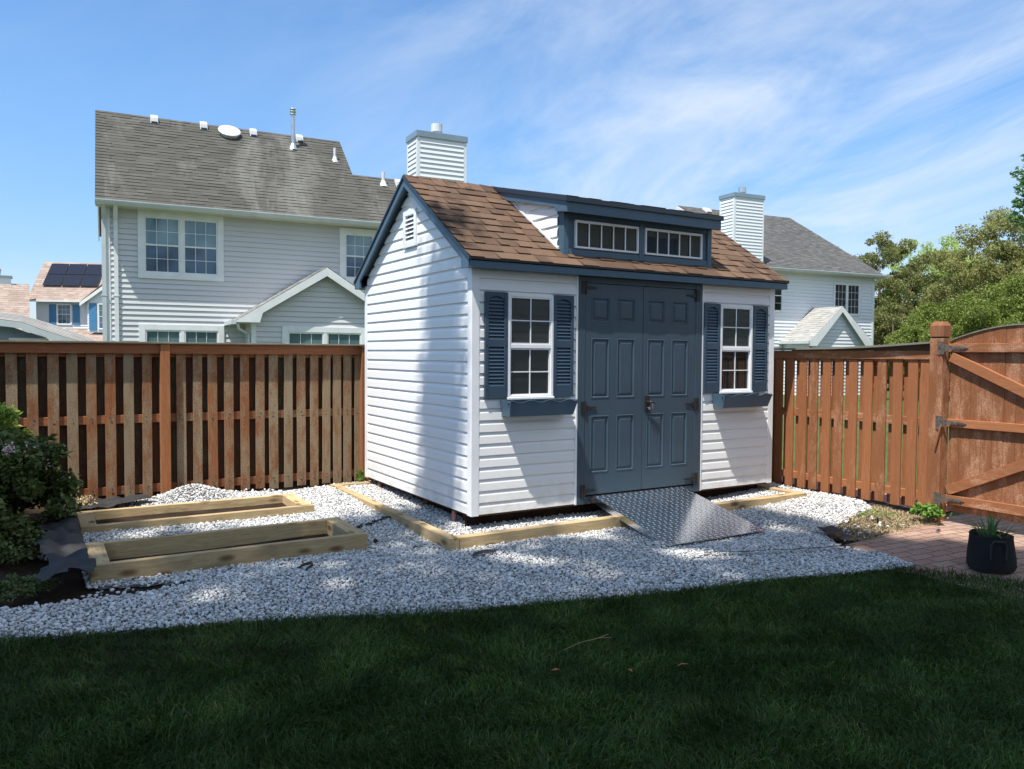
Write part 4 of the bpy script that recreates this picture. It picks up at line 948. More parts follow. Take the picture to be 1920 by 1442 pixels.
# domed skylight
sk=MB(); yc=2.42; zc=EZ+SLH*(yc-EY)+.14; nn=Vector((0,-SLH,1)).normalized(); uu=Vector((0,1,SLH)).normalized(); cc=Vector((3.25,yc,zc))
rings=[(.25,-.16),(.25,.0),(.30,.0),(.30,.02),(.27,.03),(.21,.06),(.13,.08),(.0,.085)]
base=len(sk.v); nseg=28
for r_,h_ in rings:
    for q in range(nseg):
        a=2*math.pi*q/nseg; sk.v.append(tuple(cc+Vector((1,0,0))*r_*math.cos(a)+uu*r_*math.sin(a)+nn*h_))
for i in range(len(rings)-1):
    for q in range(nseg): w=(q+1)%nseg; sk.f.append((i*nseg+q,i*nseg+w,(i+1)*nseg+w,(i+1)*nseg+q))
sk.build('skylight',M['dome'],h1,smooth=True)
pipe(h1,4.96,2.25,EZ+SLH*(2.25-EY),.95,.055,M['galv'],True); pipe(h1,6.08,1.92,EZ+SLH*(1.92-EY),.36,.04,M['whitepvc']); pipe(h1,7.28,1.12,EZ+SLH*(1.12-EY),.36,.05,M['whitepvc'])
chimney(h1,7.91,9.37,.0,.80,-.3,7.44,(M['hsiding2'],M['whitepvc']))
# gabled extension
by=-1.15; bm=5.03; bz0,bz1=2.14,3.52; be=2.86; sl2=(bz1-bz0)/(bm-be)
b=MB()
def bl(z): 
    if z<bz0+.1: return (bump_x0+.07,bump_x1-.07)
    t=be+(z-bz0+.02)/sl2; return (max(bump_x0+.07,t),min(bump_x1-.07,2*bm-t))
siding(b,lambda u,z,o:(u,by-o,z),s=.127,z0=-.3,z1=bz1-.12,lim=bl,holes=[(4.12,5.94,.6,1.9)],prof=LAP2)
siding(b,lambda u,z,o:(bump_x0-o,-u,z),s=.127,z0=-.3,z1=bz0+.15,lim=lambda z:(.0,-by-.03),prof=LAP2)
bo=b.build('extension_wall',M['hsiding'],h1)
box_obj('corner_trim',M['htrim'],bo,bump_x0-.03,bump_x0+.08,by-.03,by+.08,-.3,bz0+.15)
MB().box(bump_x0+.03,bump_x1,by+.03,.0,-.3,2.2).build('extension_core',M['hsiding'],bo)
ln=math.hypot(bm-be,bz1-bz0)
ex=MB(); shingles(ex,(be,.05,bz0),(0,-1,0),((bm-be)/ln,0,(bz1-bz0)/ln),-by+.05+.25,ln,exp=.145,tab=(.2,.4),seed=31); shingles(ex,(2*bm-be,by-.25,bz0),(0,1,0),(-(bm-be)/ln,0,(bz1-bz0)/ln),-by+.05+.25,ln,exp=.145,tab=(.2,.4),seed=32)
ex.build('extension_roof',M['rooflight'],h1)
rk=MB(); yy=by-.25
rk.prism([(be-.0,yy,bz0-.03),(be+.55,yy,bz0-.03),(be+.62,yy,bz0+.20),(bm,yy,bz1-.22),(bm,yy,bz1-.01),(be,yy,bz0+.0)],(0,.03,0)).prism([(2*bm-be,yy,bz0-.03),(2*bm-be-.55,yy,bz0-.03),(2*bm-be-.62,yy,bz0+.20),(bm,yy,bz1-.22),(bm,yy,bz1-.01),(2*bm-be,yy,bz0+.0)],(0,.03,0))
rk.build('extension_rake',M['htrim'],h1)
MB().box(be+.02,bump_x0,yy+.03,.0,bz0-.025,bz0-.01).build('extension_soffit',M['soffit'],h1)
m=MB(); m.box(be-.10,be+.01,yy,.0,bz0-.08,bz0+.02); m.tube([(be+.05,yy+.06,bz0-.06),(be+.08,yy+.1,bz0-.18),(bump_x0-.06,by+.12,bz0-.32),(bump_x0-.06,by+.12,-.3)],.035,8); m.build('extension_gutter',M['gutter'],h1)
house_window(h1,4.11,.6,1.84,1.30,'twin',.14,mats=(M['htrim'],M['glassgreen'],M['glassgreen']),y=by)

# ---- right neighbour house
h2=empty('neighbour_house',(21,18,0),R(-5),label='bluish white house with charcoal roof beyond the right fence',cat='house')
ev=5.05; EY,EZ=-.4,5.17; SLH=.6; RY=5.6; RZ=EZ+SLH*(RY-EY); X0,X1=2.75,9.62
s=MB(); siding(s,lambda u,z,o:(u,-o,z),s=.15,z0=-.3,z1=ev,lim=lambda z:(X0,X1-.1),holes=[(7.05,8.7,3.32,4.72),(3.0,3.88,3.34,4.72),(3.9,7.5,-.3,1.95)],prof=LAP2); s.build('back_wall',M['hsiding2'],h2)
s=MB()
def hl2(z):
    if z<ev: return (.1,11.1)
    t=(z-EZ-.02)/SLH+EY; return (max(.1,t+.05),min(11.1,2*RY-t-.05))
siding(s,lambda u,z,o:(X0-o,11.2-u,z),s=.15,z0=-.3,z1=RZ-.12,lim=lambda z:(11.2-hl2(z)[1],11.2-hl2(z)[0]),prof=LAP2); s.build('gable_wall',M['hsiding2'],h2)
box_obj('corner_trim',M['htrim'],h2,X1-.1,X1+.03,-.03,.1,-.3,ev)
MB().box(X0+.04,X1-.02,.04,11.1,-.3,ev).prism([(X0+.04,.04,ev),(X0+.04,RY,RZ-.2),(X0+.04,11,ev)],(X1-X0-.08,0,0)).build('inner_wall',M['hsiding2'],h2)
roof_slope(h2,'roof',M['roofdark'],2.5,9.9,EY,EZ,RY,RZ,exp=.16,seed=41,tab=(.2,.5)); roof_slope(h2,'roof',M['roofdark'],2.5,9.9,2*RY-EY,EZ,RY,RZ,exp=.3,seed=42,flip=True)
MB().box(2.5,9.9,-.4,-.38,ev,EZ-.005).box(2.5,9.9,-.38,.02,ev,ev+.012).build('soffit',M['soffit'],h2)
for xx in (2.48,9.89): MB().prism([(xx,EY,EZ-.18),(xx,RY,RZ-.21),(xx,RY,RZ-.02),(xx,EY,EZ-.02)],(.03,0,0)).prism([(xx,2*RY-EY,EZ-.18),(xx,RY,RZ-.21),(xx,RY,RZ-.02),(xx,2*RY-EY,EZ-.02)],(.03,0,0)).build('rake_board',M['htrim'],h2)
gutter(h2,2.5,9.9,-.405,EZ+.005,M['gutter']); downspout(h2,9.72,.1,-.3,ev,M['htrim'],.1)
house_window(h2,7.08,3.34,1.58,1.36,'slider',.07,mats=(M['htrim'],M['darkpane'],M['darkpane']),grid=(3,4)); house_window(h2,3.02,3.36,.84,1.34,'double',.07,mats=(M['htrim'],M['darkpane'],M['darkpane']),grid=(2,2))
chimney(h2,.82,2.42,-.32,.55,-.3,8.02,(M['hsiding2'],M['galv'])); pipe(h2,3.05,1.7,EZ+SLH*(1.7-EY),1.6,.09,M['galv'],True)
for x,y in ((4.0,5.2),(6.2,5.2)): boxvent(h2,x,y,EZ+SLH*(y-EY)+.02,SLH,.18)
by=-1.5; bx0,bx1=3.82,7.60; bm=(bx0+bx1)/2; bz0,bz1=2.02,3.54; sl2=(bz1-bz0)/(bm-bx0+.05)
def bl2(z):
    if z<bz0+.1: return (bx0+.25,bx1-.25)
    t=bx0+(z-bz0+.04)/sl2; return (t,2*bm-t)
s=MB(); siding(s,lambda u,z,o:(u,by-o,z),s=.15,z0=-.3,z1=bz1-.12,lim=bl2,prof=LAP2); siding(s,lambda u,z,o:(bx0+.2-o,-u,z),s=.15,z0=-.3,z1=bz0+.1,lim=lambda z:(0,-by),prof=LAP2); bo=s.build('extension_wall',M['hsiding2'],h2)
ln=math.hypot(bm-bx0,bz1-bz0); ex=MB(); q=.6
shingles(ex,(bx0,q,bz0),(0,-1,0),((bm-bx0)/ln,0,(bz1-bz0)/ln),-by+q+.2,ln,exp=.145,tab=(.2,.4),seed=51); shingles(ex,(bx1,by-.2,bz0),(0,1,0),(-(bm-bx0)/ln,0,(bz1-bz0)/ln),-by+q+.2,ln,exp=.145,tab=(.2,.4),seed=52); ex.build('extension_roof',M['rooflight'],h2)
yy=by-.2; rk=MB(); rk.prism([(bx0,yy,bz0-.2),(bx0+.4,yy,bz0-.2),(bm,yy,bz1-.24),(bm,yy,bz1-.01),(bx0,yy,bz0)],(0,.03,0)).prism([(bx1,yy,bz0-.2),(bx1-.4,yy,bz0-.2),(bm,yy,bz1-.24),(bm,yy,bz1-.01),(bx1,yy,bz0)],(0,.03,0)); rk.build('extension_rake',M['htrim'],h2)
MB().box(bx0-.1,bx0+.01,yy,.6,bz0-.1,bz0+.02).build('extension_gutter',M['gutter'],h2); MB().box(bx0+.02,bx0+.2,yy+.03,.4,bz0-.12,bz0-.1).build('extension_soffit',M['soffit'],h2)

# ---- far left houses (distance about 66 m)
k=1.10
h3=empty('distant_house',(-4.15,66,0),R(-23),label='far white house with bright blue shutters, faded brown roof and black solar panels',cat='house')
# eave front wall
x0,x1=1.05,9; ez=5.35
s=MB(); siding(s,lambda u,z,o:(u,-o,z),s=.2,z0=3.1,z1=ez,lim=lambda z:(x0,5.2),prof=LAP2); s.build('upper_wall',M['hsiding2'],h3)
roof_slope(h3,'roof',M['roofpink'],x0-.45,9,-.5,ez,2.6,ez+3.25,exp=.25,seed=61,lim=None)
MB().box(x0-.45,4.6,-.62,-.5,ez-.12,ez+.01).build('gutter',M['htrim'],h3)
MB().box(x0,9,.05,5,-.3,ez).prism([(x0,.0,ez),(x0,2.6,ez+3.1),(x0,5.2,ez)],(8,0,0)).build('inner_wall',M['hsiding2'],h3)
# lower brown roof below the upper wall, and on the left
roof_slope(h3,'porch_roof',M['roofpink'],-1.0,9,-3.6,1.2,-.05,3.15,exp=.25,seed=62)
MB().box(-.9,9,-3.2,-.1,-.3,1.25).build('lower_wall',M['hsiding2'],h3)
house_window(h3,2.62,3.55,.95,1.5,'double',.08,mats=(M['htrim'],M['glassscreen'],M['glassscreen']),grid=(3,2),y=-.035)
for xx in (2.0,3.72): box_obj('shutter',M['shutblue'],h3,xx,xx+.5,-.07,-.03,3.5,5.05)
# front gable right
m=MB(); gx0,gx1,gz=5.0,10.6,ez-.15
def gl(z):
    if z<gz+.1: return (gx0+.1,gx1)
    t=gx0+(z-gz)/.86; return (t,2*7.8-t)
siding(m,lambda u,z,o:(u,-.9-o,z),s=.2,z0=2.9,z1=gz+2.2,lim=gl,prof=LAP2); m.build('front_gable',M['hsiding2'],h3)
MB().prism([(gx0-.35,-1.2,gz-.3),(7.8,-1.2,gz+2.1),(7.8,-1.2,gz+2.4),(gx0-.35,-1.2,gz-.02)],(0,.1,0)).build('gable_rake',M['htrim'],h3)
ln=math.hypot(3.15,2.7); m=MB(); shingles(m,(gx0-.35,1.5,gz),(0,-1,0),(3.15/ln,0,2.7/ln),2.7,ln,exp=.25,tab=(.3,.6),seed=63); m.build('gable_roof',M['roofpink'],h3)
house_window(h3,5.95,3.2,1.15,1.85,'double',.08,mats=(M['htrim'],M['glassgreen'],M['glassscreen']),grid=(3,2),y=-.935); box_obj('shutter',M['shutblue'],h3,5.25,5.78,-.98,-.93,3.05,5.15)
# solar panels
vv=Vector((0,3.1,3.25)).normalized(); nn=Vector((1,0,0)).cross(vv)
def rpz(x,t): return Vector((x,-.5,ez))+vv*t+nn*.12
for r_ in range(2):
    for c_ in range(5):
        if r_==0 and c_>2: continue
        xa=1.3+c_*1.36; t0=1.55+r_*1.32; m=MB(); P_=[rpz(xa+.03,t0),rpz(xa+1.33,t0),rpz(xa+1.33,t0+1.27),rpz(xa+.03,t0+1.27)]
        m.hexa(P_,[p+nn*.05 for p in P_]); m.build('solar_panel',M['solar'],h3)
h4=empty('distant_house',(-8.2,62,0),0,label='far house at the left edge showing only a pinkish brown roof with a low chimney',cat='house')
roof_slope(h4,'roof',M['roofpink'],-9,4.6,-2.5,1.4,3.0,6.5,exp=.25,seed=71); MB().box(-8.5,4.3,-2,6,-.3,1.6).build('wall',M['hsiding2'],h4)
m=MB(); m.box(1.5,3.4,2.9,3.9,5,6.95); o=m.build('chimney',M['hsiding2'],h4); MB().box(1.4,3.5,2.8,4.0,6.95,7.1).build('chimney_cap',M['capblue'],o); m=MB(); m.tube([(2.6,3.4,7.1),(2.6,3.4,7.6)],[.12,.2],10); m.build('flue',M['galv'],o)

# ---- low garage just beyond the left fence
g=empty('low_garage',(-3.6,11.0,0),0,label='low blue grey outbuilding with flared pale roof just over the left fence',cat='garage')
# roof plane descending to the right and towards us
T=[(-7,1.0,2.95),(-2,.8,2.35),(.20,.6,2.07),(.60,.5,1.93),(1.00,.4,1.78),(1.42,.3,1.60)]
Bm=[(-7,-.4,2.72),(-2,-.4,2.18),(.20,-.4,1.90),(.60,-.4,1.74),(.95,-.4,1.62),(1.20,-.4,1.54)]
m=MB(); rd=random.Random(3)
for i in range(len(T)-1):
    for j in range(6):
        a,b=Vector(T[i]),Vector(T[i+1]); c_,d_=Vector(Bm[i]),Vector(Bm[i+1]); f0,f1=j/6,(j+1)/6
        m.poly([c_.lerp(a,f0)+Vector((0,0,.012)),d_.lerp(b,f0)+Vector((0,0,.012)),d_.lerp(b,f1),c_.lerp(a,f1)]); m.poly([c_.lerp(a,f0)-Vector((0,0,.004)),d_.lerp(b,f0)-Vector((0,0,.004)),d_.lerp(b,f0)+Vector((0,0,.012)),c_.lerp(a,f0)+Vector((0,0,.012))])
m.build('roof',M['rooflight'],g)
m=MB()
for i in range(len(T)-1):
    c_,d_=Vector(Bm[i]),Vector(Bm[i+1]); m.hexa([c_+Vector((0,0,-.14)),d_+Vector((0,0,-.11)),d_+Vector((0,.03,-.11)),c_+Vector((0,.03,-.14))],[c_-Vector((0,0,.006)),d_-Vector((0,0,.006)),d_+Vector((0,.03,-.006)),c_+Vector((0,.03,-.006))])
m.build('fascia',M['gutter'],g)
m=MB(); siding(m,lambda u,z,o:(u,-.1-o,z),s=.2,z0=-.3,z1=2.9,lim=lambda z:(-7,min(.62,.62-(z-1.6)*2.6) if z>1.6 else .62),prof=LAP2); m.build('wall',painted('blue_grey_siding',(.24,.30,.36),.6),g)
MB().box(.62,1.0,-.3,.6,1.30,1.52).box(.0,.62,-.3,-.12,1.50,1.62).build('soffit',M['soffit'],g)

# ---- photographer's own house behind the camera (mirrored in the panes)
h5=empty('own_house',(-6,-11.5,0),0,label='beige sided house behind the viewer, mirrored in the shed windows',cat='house')
bs=vinyl('beige_siding',(.78,.70,.56),.25,.5)
s=MB(); siding(s,lambda u,z,o:(22-u,o,z),s=.2,z0=-.3,z1=5.2,lim=lambda z:(0,22),holes=[(3,4.2,.9,2.4),(9,10.2,.9,2.4),(3,4.2,3.4,4.8),(9,10.2,3.4,4.8),(15,16.2,.9,2.4),(15,16.2,3.4,4.8)],prof=LAP2); s.build('wall',bs,h5)
MB().box(0,22,-8,-.05,-.3,5.2).build('inner_wall',bs,h5)
for xx in (22-4.2,22-10.2,22-16.2):
    for zz,hh in ((.9,1.5),(3.4,1.4)):
        m=MB(); m.box(xx-.1,xx,.0,.05,zz-.1,zz+hh+.1).box(xx+1.2,xx+1.3,.0,.05,zz-.1,zz+hh+.1).box(xx,xx+1.2,.0,.05,zz-.1,zz).box(xx,xx+1.2,.0,.05,zz+hh,zz+hh+.1).box(xx,xx+1.2,.0,.03,zz+hh/2-.03,zz+hh/2+.03); w=m.build('window_frame',M['htrim'],h5); MB().box(xx,xx+1.2,-.045,-.02,zz,zz+hh).build('pane',M['glassscreen'],w)
m=MB(); m.prism([(-.4,.5,5.1),(-.4,-4,7.6),(-.4,-8.5,5.1)],(22.8,0,0)); m.build('roof',M['roofdark'],h5)

# ================================================================= TREES
def row(n,name,**k): pass
GRP='trees beyond the gate and right fence'
def at(px,dist):   # point on the ground at a bearing (photo column) and distance from the camera position
    a=.543+math.atan((px-960)/1475.); return (-3.17+math.sin(a)*dist,-5.907+math.cos(a)*dist,-.3)
tree('dark_tree','tall dark green and reddish tree directly right of the charcoal roofed house',at(1645,56),9.5,4.0,M['t_dark'],64000,.075,.25,nclump=90,clump=(.45,.95),bottom=.08,group=GRP)
tree('dark_tree','slim dark tree whose tip shows just above the slope of the charcoal roof',at(1556,64),9.9,1.6,M['t_dark'],16000,.08,.18,nclump=30,clump=(.4,.8),bottom=.3,group=GRP,cone=.3)
tree('light_tree','airy yellow green tree in the gap right of the dark tree',at(1745,60),9.7,3.6,M['t_light'],46000,.065,.2,nclump=85,clump=(.35,.85),bottom=.05,group=GRP)
tree('light_tree','pale yellow green tree behind the gate post, with thin gaps of sky',at(1800,66),9.6,3.2,M['t_light'],30000,.075,.2,nclump=50,clump=(.4,.9),bottom=.1,group=GRP)
tree('reddish_tree','broad reddish brown tree at the right edge above the gate',at(1885,46),8.7,4.1,M['t_rust'],72000,.062,.25,nclump=110,clump=(.35,.85),bottom=.06,group=GRP)
tree('reddish_tree','reddish brown twiggy tree between the pale trees and the right edge tree',at(1835,50),6.8,2.2,M['t_rust'],34000,.06,.2,nclump=60,clump=(.3,.7),bottom=.06,group=GRP)
tree('bright_tree','bright green rounded tree just above the fence left of the gate post',at(1722,34),2.9,1.15,M['t_bright'],20000,.045,.1,nclump=40,clump=(.25,.5),bottom=.15,group=GRP)
tree('bright_tree','wide bright green tree seen above the gate post and gate arch',at(1830,36),4.0,2.7,M['t_bright'],52000,.048,.12,nclump=80,clump=(.3,.6),bottom=.1,group=GRP)
tree('bright_tree','bright green tree filling the right edge behind the gate arch',at(1930,38),4.9,2.4,M['t_bright'],34000,.05,.12,nclump=60,clump=(.3,.65),bottom=.1,group=GRP)
tree('dark_tree','dark green tree low behind the gap right of the gabled bump out',at(1672,44),4.2,2.0,M['t_dark'],34000,.055,.15,nclump=60,clump=(.3,.6),bottom=.1,group=GRP)
tb=at(2200,21)
bx=at(1912,20.3)
ex=[]
for px,py,r_ in [(1914,288,.12),(1903,318,.20),(1916,330,.2),(1908,348,.2),(1898,372,.16),(1893,398,.15),(1906,408,.18),(1918,380,.25),(1928,330,.25),(1922,430,.2),(1945,360,.4)]:
    d=20.6; P=at(px,d); z=1.378+(664.9-py+ (px-960)*-.0062)/1475*d*math.cos(math.atan((px-960)/1475.))
    ex.append((P[0]-tb[0],P[1]-tb[1],z+.3,r_))
tree('maple_tree','maple with leafy branch tips entering at the upper right edge',tb,11,2.2,M['t_maple'],30000,.05,.22,nclump=60,clump=(.3,.55),bottom=.4,extra=ex)
# shade tree(s) up-sun of the lawn, outside the picture
Ld=np.array([.42,.20,-1.0])
BX=np.array([-9,-3.6,-2.6,-2.3,-1.2,-.67,-.2,.2,3.0,3.2,3.6,4.0,5.5,9]); BYv=np.array([3.0,2.6,2.1,1.25,1.0,.55,-.30,-.42,-.45,-1.7,-2.3,-3.1,-4.6,-6])
def shade_crown(name,label,xr,yr,n,hr,trunk):
    X=rng.uniform(*xr,n); Yy=rng.uniform(*yr,n); lim=np.interp(X,BX,BYv)
    edge=.10*np.sin(X*5.3)+.08*np.sin(X*11+1)
    d=lim+edge-Yy; keep=rng.random(n)<np.clip(d/.28,0,1)
    # soft gaps that give dapples close to the edge
    g=np.sin(X*2.7+Yy*1.9+.6)*np.sin(X*1.3-Yy*3.1+2.)+.35*np.sin(X*7+Yy*5); keep&=~((g>.86)&(d<1.6))
    thin=.30+0*X; w_=.085+.19*np.clip(.5+.5*np.sin(X*3.3+Yy*2.1+1)*np.cos(X*1.7-Yy*3.9)+.25*np.sin(X*8+Yy*3),0,1); zone=np.clip((2.0-d-.25*X)/.5,0,1)*(X>-3.5); keep&=rng.random(n)<thin*(1-zone)+w_*zone
    X,Yy=X[keep],Yy[keep]; H_=rng.uniform(*hr,len(X)); P=np.stack([X,Yy,np.full(len(X),-.15)],-1)-Ld[None]*H_[:,None]
    V,Fc=leaf_quads(P,rng.uniform(.09,.17,len(P)),up=1.0)
    root=empty(name,trunk,label=label,cat='tree',group='shade trees outside the frame'); t=np.array(trunk)
    mesh_np('crown',V-t,Fc,M['shade_leaf'],root)
    m=MB(); m.tube([(0,0,-.3),(.1,.1,6),(.3,0,12),(.2,.3,18)],[.42,.30,.2,.08],10); m.build('trunk',M['bark'],root,smooth=True)
    m=MB(); rd=random.Random(4)
    for j in range(12):
        q=P[rd.randrange(len(P))]-t; m.tube([(.25,0,11+rd.random()*5),tuple((np.array([.25,0,15])+q)/2),tuple(q)],[.10,.06,.02],6)
    m.build('limb',M['bark'],root); return root
shade_crown('unseen_shade_tree','large leafy tree standing left behind the viewer, shading the lawn',(-7,.6),(-7,3.2),95000,(17,21),(-12,-6.0,0))
shade_crown('unseen_shade_tree','leafy tree rising behind the viewer on the far side of the lawn',(.6,6.0),(-7,0),60000,(17,21),(-1.5,-13.8,0))
# unseen leaf column, added and shaped to cast the blurred stripe on the gable wall
C1=np.array([0,.62,.95])-Ld*11
n=1250; P=C1+rng.normal(size=(n,3))*np.array([.2,.17,.75]); P2=(np.array([-.50,.62,-.1])-Ld*10.5)+rng.normal(size=(700,3))*np.array([.2,.2,.5]); P=np.r_[P,P2]
V,Fc=leaf_quads(P,rng.uniform(.05,.085,len(P)),up=1.0); t=np.array([-8.2,-1.0,0]); root=empty('unseen_shade_tree',t,label='added leaf column on a slender trunk left of the frame, shaped to throw a blurred stripe of shade on the gable wall',cat='tree',group='shade trees outside the frame')
mesh_np('crown',V-t,Fc,M['shade_leaf'],root); m=MB(); m.tube([(0,0,-.3),(.1,0,5),(.8,-.2,8.5)],[.14,.10,.05],9); m.tube([(.8,-.2,8.5),tuple(C1-t+np.array([0,0,-.8])),tuple(C1-t+np.array([0,0,1.0]))],[.05,.035,.01],7); m.build('trunk',M['bark'],root,smooth=True)

# ================================================================= PLANTS AND SMALL THINGS
def shrub(name,label,centre,radii,n,leaf,mat,cat,nclump=40,clump=(.1,.2),stems=8,aspect=.5):
    c0=np.array(centre); root=empty(name,(c0[0],c0[1],float(hgt(c0[0],c0[1]))),label=label,cat=cat); b=np.array(root.location)
    cs=[]
    while len(cs)<nclump:
        p=rng.uniform(-1,1,3)
        if (p**2).sum()<1 and ((p**2).sum()>.3 or rng.random()<.3): cs.append(p*np.array(radii))
    cs=np.array(cs)+c0-b; P=clumpcloud(cs,rng.uniform(*clump,len(cs)),n,flat=.8); P=P[P[:,2]>.0]
    V,Fc=leaf_quads(P,leaf*rng.uniform(.6,1.3,len(P)),aspect=aspect,up=.6); mesh_np('leaves',V,Fc,mat,root)
    m=MB()
    for j in range(stems): q=cs[rng.integers(len(cs))]; m.tube([(0,0,-.05),tuple(q*.5+np.array([0,0,-.02])),tuple(q)],[.016,.011,.004],6)
    m.build('stem',M['bark'],root); return root
b1=shrub('flowering_shrub','rounded dark green shrub with pink flowers by the left edge against the fence',(-3.66,1.35,.24),(.68,.62,.50),30000,.030,M['bush'],'shrub',nclump=80,clump=(.10,.2),stems=14)
bl_=np.array(b1.location)
m=None
fl=[]
for px in [(-3.36,.95,.66),(-3.24,1.0,.67),(-3.15,1.1,.56),(-3.42,1.05,.70),(-3.11,1.15,.48)]:
    fl.append(np.array(px)+rng.normal(size=(60 if len(fl)==0 else 12,3))*.020)
fl=np.concatenate(fl)-bl_; V,Fc=leaf_quads(fl,rng.uniform(.007,.012,len(fl)),aspect=.8); mesh_np('flowers',V,Fc,M['flower'],b1)
shrub('low_shrub','low straggly green weeds spilling over the soil below the flowering shrub',(-3.42,1.0,-.02),(.36,.55,.14),5200,.020,M['bush'],'shrub',nclump=45,clump=(.06,.12),stems=5)
shrub('yellow_green_shrub','yellow green feathery shrub poking up at the left edge above the dark shrub',(-3.55,2.0,.72),(.28,.25,.36),2600,.036,M['nandina'],'shrub',nclump=24,clump=(.07,.13),stems=10,aspect=.3)
shrub('ivy_sprig','small green ivy sprig climbing at the fence post behind the shed corner',(-.03,2.66,.0),(.035,.03,.12),70,.020,M['weed'],'ivy',nclump=12,clump=(.02,.035),stems=2,aspect=.8)
shrub('broadleaf_weed','green broad leaved weed clump at the foot of the gate post',(3.93,-1.66,-.06),(.12,.12,.05),420,.020,M['weed'],'weed',nclump=16,clump=(.03,.06),stems=3,aspect=.8)
shrub('dry_weeds','dry yellowish weeds below the left fence behind the far bed',(-2.82,2.40,-.05),(.16,.14,.06),700,.012,M['straw'],'weed',nclump=20,clump=(.03,.06),stems=2)
shrub('ground_weeds','sparse low green weeds on the soil in the lower left corner',(-3.36,-.10,-.10),(.30,.30,.02),2200,.012,M['bush'],'weed',nclump=70,clump=(.03,.05),stems=2)
shrub('grass_weeds','tiny green and yellow weeds in the straw near the gate',(3.55,-1.42,-.09),(.30,.12,.02),220,.010,M['weed'],'weed',nclump=26,clump=(.02,.05),stems=2)
# landscape fabric sheets
def fabric(name,label,x0,x1,y0,y1,amp,seed,poly,lift=.012,rot=0):
    X,Y=np.meshgrid(np.linspace(x0,x1,50),np.linspace(y0,y1,70)); r2=np.random.default_rng(seed)
    Z=hgt(X,Y)+lift
    for i in range(14):
        a=r2.uniform(0,math.pi); f=r2.uniform(5,26); Z+=amp*r2.uniform(.2,1)/(f/14)*np.abs(np.sin((X*math.cos(a)+Y*math.sin(a))*f+r2.uniform(0,6)))
    V=np.stack([X,Y,Z],-1).reshape(-1,3); i=np.arange(50*70).reshape(70,50); Fc=np.stack([i[:-1,:-1],i[:-1,1:],i[1:,1:],i[1:,:-1]],-1).reshape(-1,4); c_=V[Fc].mean(1); Fc=Fc[pip(c_[:,0],c_[:,1],poly)]
    o=mesh_np(name,V,Fc,M['plastic'],smooth=True); tag(o,label,'landscape fabric'); return o
fabric('landscape_fabric','crumpled black landscape fabric on the soil left of the raised beds',-3.5,-2.7,-.5,1.35,.028,5,[(-3.24,-.36),(-3.05,-.42),(-2.88,-.34),(-2.86,-.12),(-2.90,-.1),(-2.90,.66),(-2.92,1.25),(-3.06,1.30),(-3.22,1.12),(-3.12,.78),(-3.20,.48),(-3.12,.12),(-3.17,-.15)],lift=.014)
fabric('landscape_fabric','grey black fabric fold along the fence foot behind the far bed',-3.2,-2.2,1.9,2.75,.010,9,[(-3.1,2.0),(-2.95,1.95),(-2.90,2.10),(-2.55,2.18),(-2.22,2.35),(-2.30,2.52),(-2.62,2.60),(-3.05,2.62)],lift=.018)
fabric('landscape_fabric','thin black fabric edge surfacing in the gravel right of the ramp',1.0,2.75,-2.05,-1.3,.004,12,[(1.06,-1.485),(1.25,-1.50),(1.66,-1.665),(2.1,-1.79),(2.5,-1.90),(2.62,-1.86),(2.5,-1.865),(2.1,-1.765),(1.66,-1.635),(1.25,-1.475)],lift=.022)
fabric('landscape_fabric','dark fabric corner showing where gravel meets the straw near the pavers',2.5,3.1,-1.95,-1.3,.008,13,[(2.72,-1.36),(2.90,-1.42),(2.80,-1.60),(2.60,-1.84),(2.52,-1.80),(2.68,-1.60)],lift=.02)
def blob(name,label,cat,c,r,mat,seed,sq=(1,1,1)):
    r2=np.random.default_rng(seed); m=MB()
    v=IV*(1+r2.uniform(-.35,.35,(12,1)))*r*np.array(sq); z=float(hgt(c[0],c[1])); 
    o=mesh_np(name,v,IF,mat); o.location=(c[0],c[1],z+r*.4*sq[2]+.008); tag(o,label,cat); return o
o=mesh_np('fabric_scrap',np.array([(-.11,-.02,.004),(-.02,-.035,.018),(.10,-.01,.006),(.13,.02,.016),(.02,.03,.028),(-.08,.022,.016)]),np.array([(0,1,4),(0,4,5),(1,2,4),(2,3,4)]),M['plastic']); o.location=(-.27,-.70,float(hgt(-.27,-.7))+.015); tag(o,'torn black fabric scrap on the gravel in front of the timber corner','fabric scrap')
blob('bark_lump','small dark lump on gravel right of the front bed','bark',(-.83,.10),.022,M['stick'],1)
blob('bark_lump','tiny dark chip on gravel between front bed and timber corner','bark',(-.62,-.20),.02,M['stick'],2,(1.3,.7,.5))
m=MB(); m.tube([(0,0,.0),(.05,.01,.02),(.09,-.02,.035),(.085,-.07,.03),(.03,-.10,.012)],[.006,.010,.012,.011,.005],7); o=m.build('curved_stick',M['stick'],None,smooth=True); o.location=(-1.62,-.42,float(hgt(-1.62,-.42))+.012); tag(o,'small curved dark stick lying on gravel below the front bed','stick')
for i,(x,y) in enumerate([(-.60,.72),(-.70,.66),(-.78,.60),(-.50,.78)]):
    pass
m=MB(); rd=random.Random(12)
for i in range(26):
    x=-.86+i*.018+rd.uniform(-.02,.02); y=.50+i*.012+rd.uniform(-.03,.03); z=float(hgt(x,y))+.018; a=rd.uniform(0,3); L_=rd.uniform(.015,.05)
    m.tube([(x,y,z),(x+math.cos(a)*L_,y+math.sin(a)*L_,z+.006)],[.010,.005],6)
o=m.build('mulch_scatter',M['stick'],None); tag(o,'scattered dark bark pieces on gravel between front bed and edging','mulch',kind='stuff')
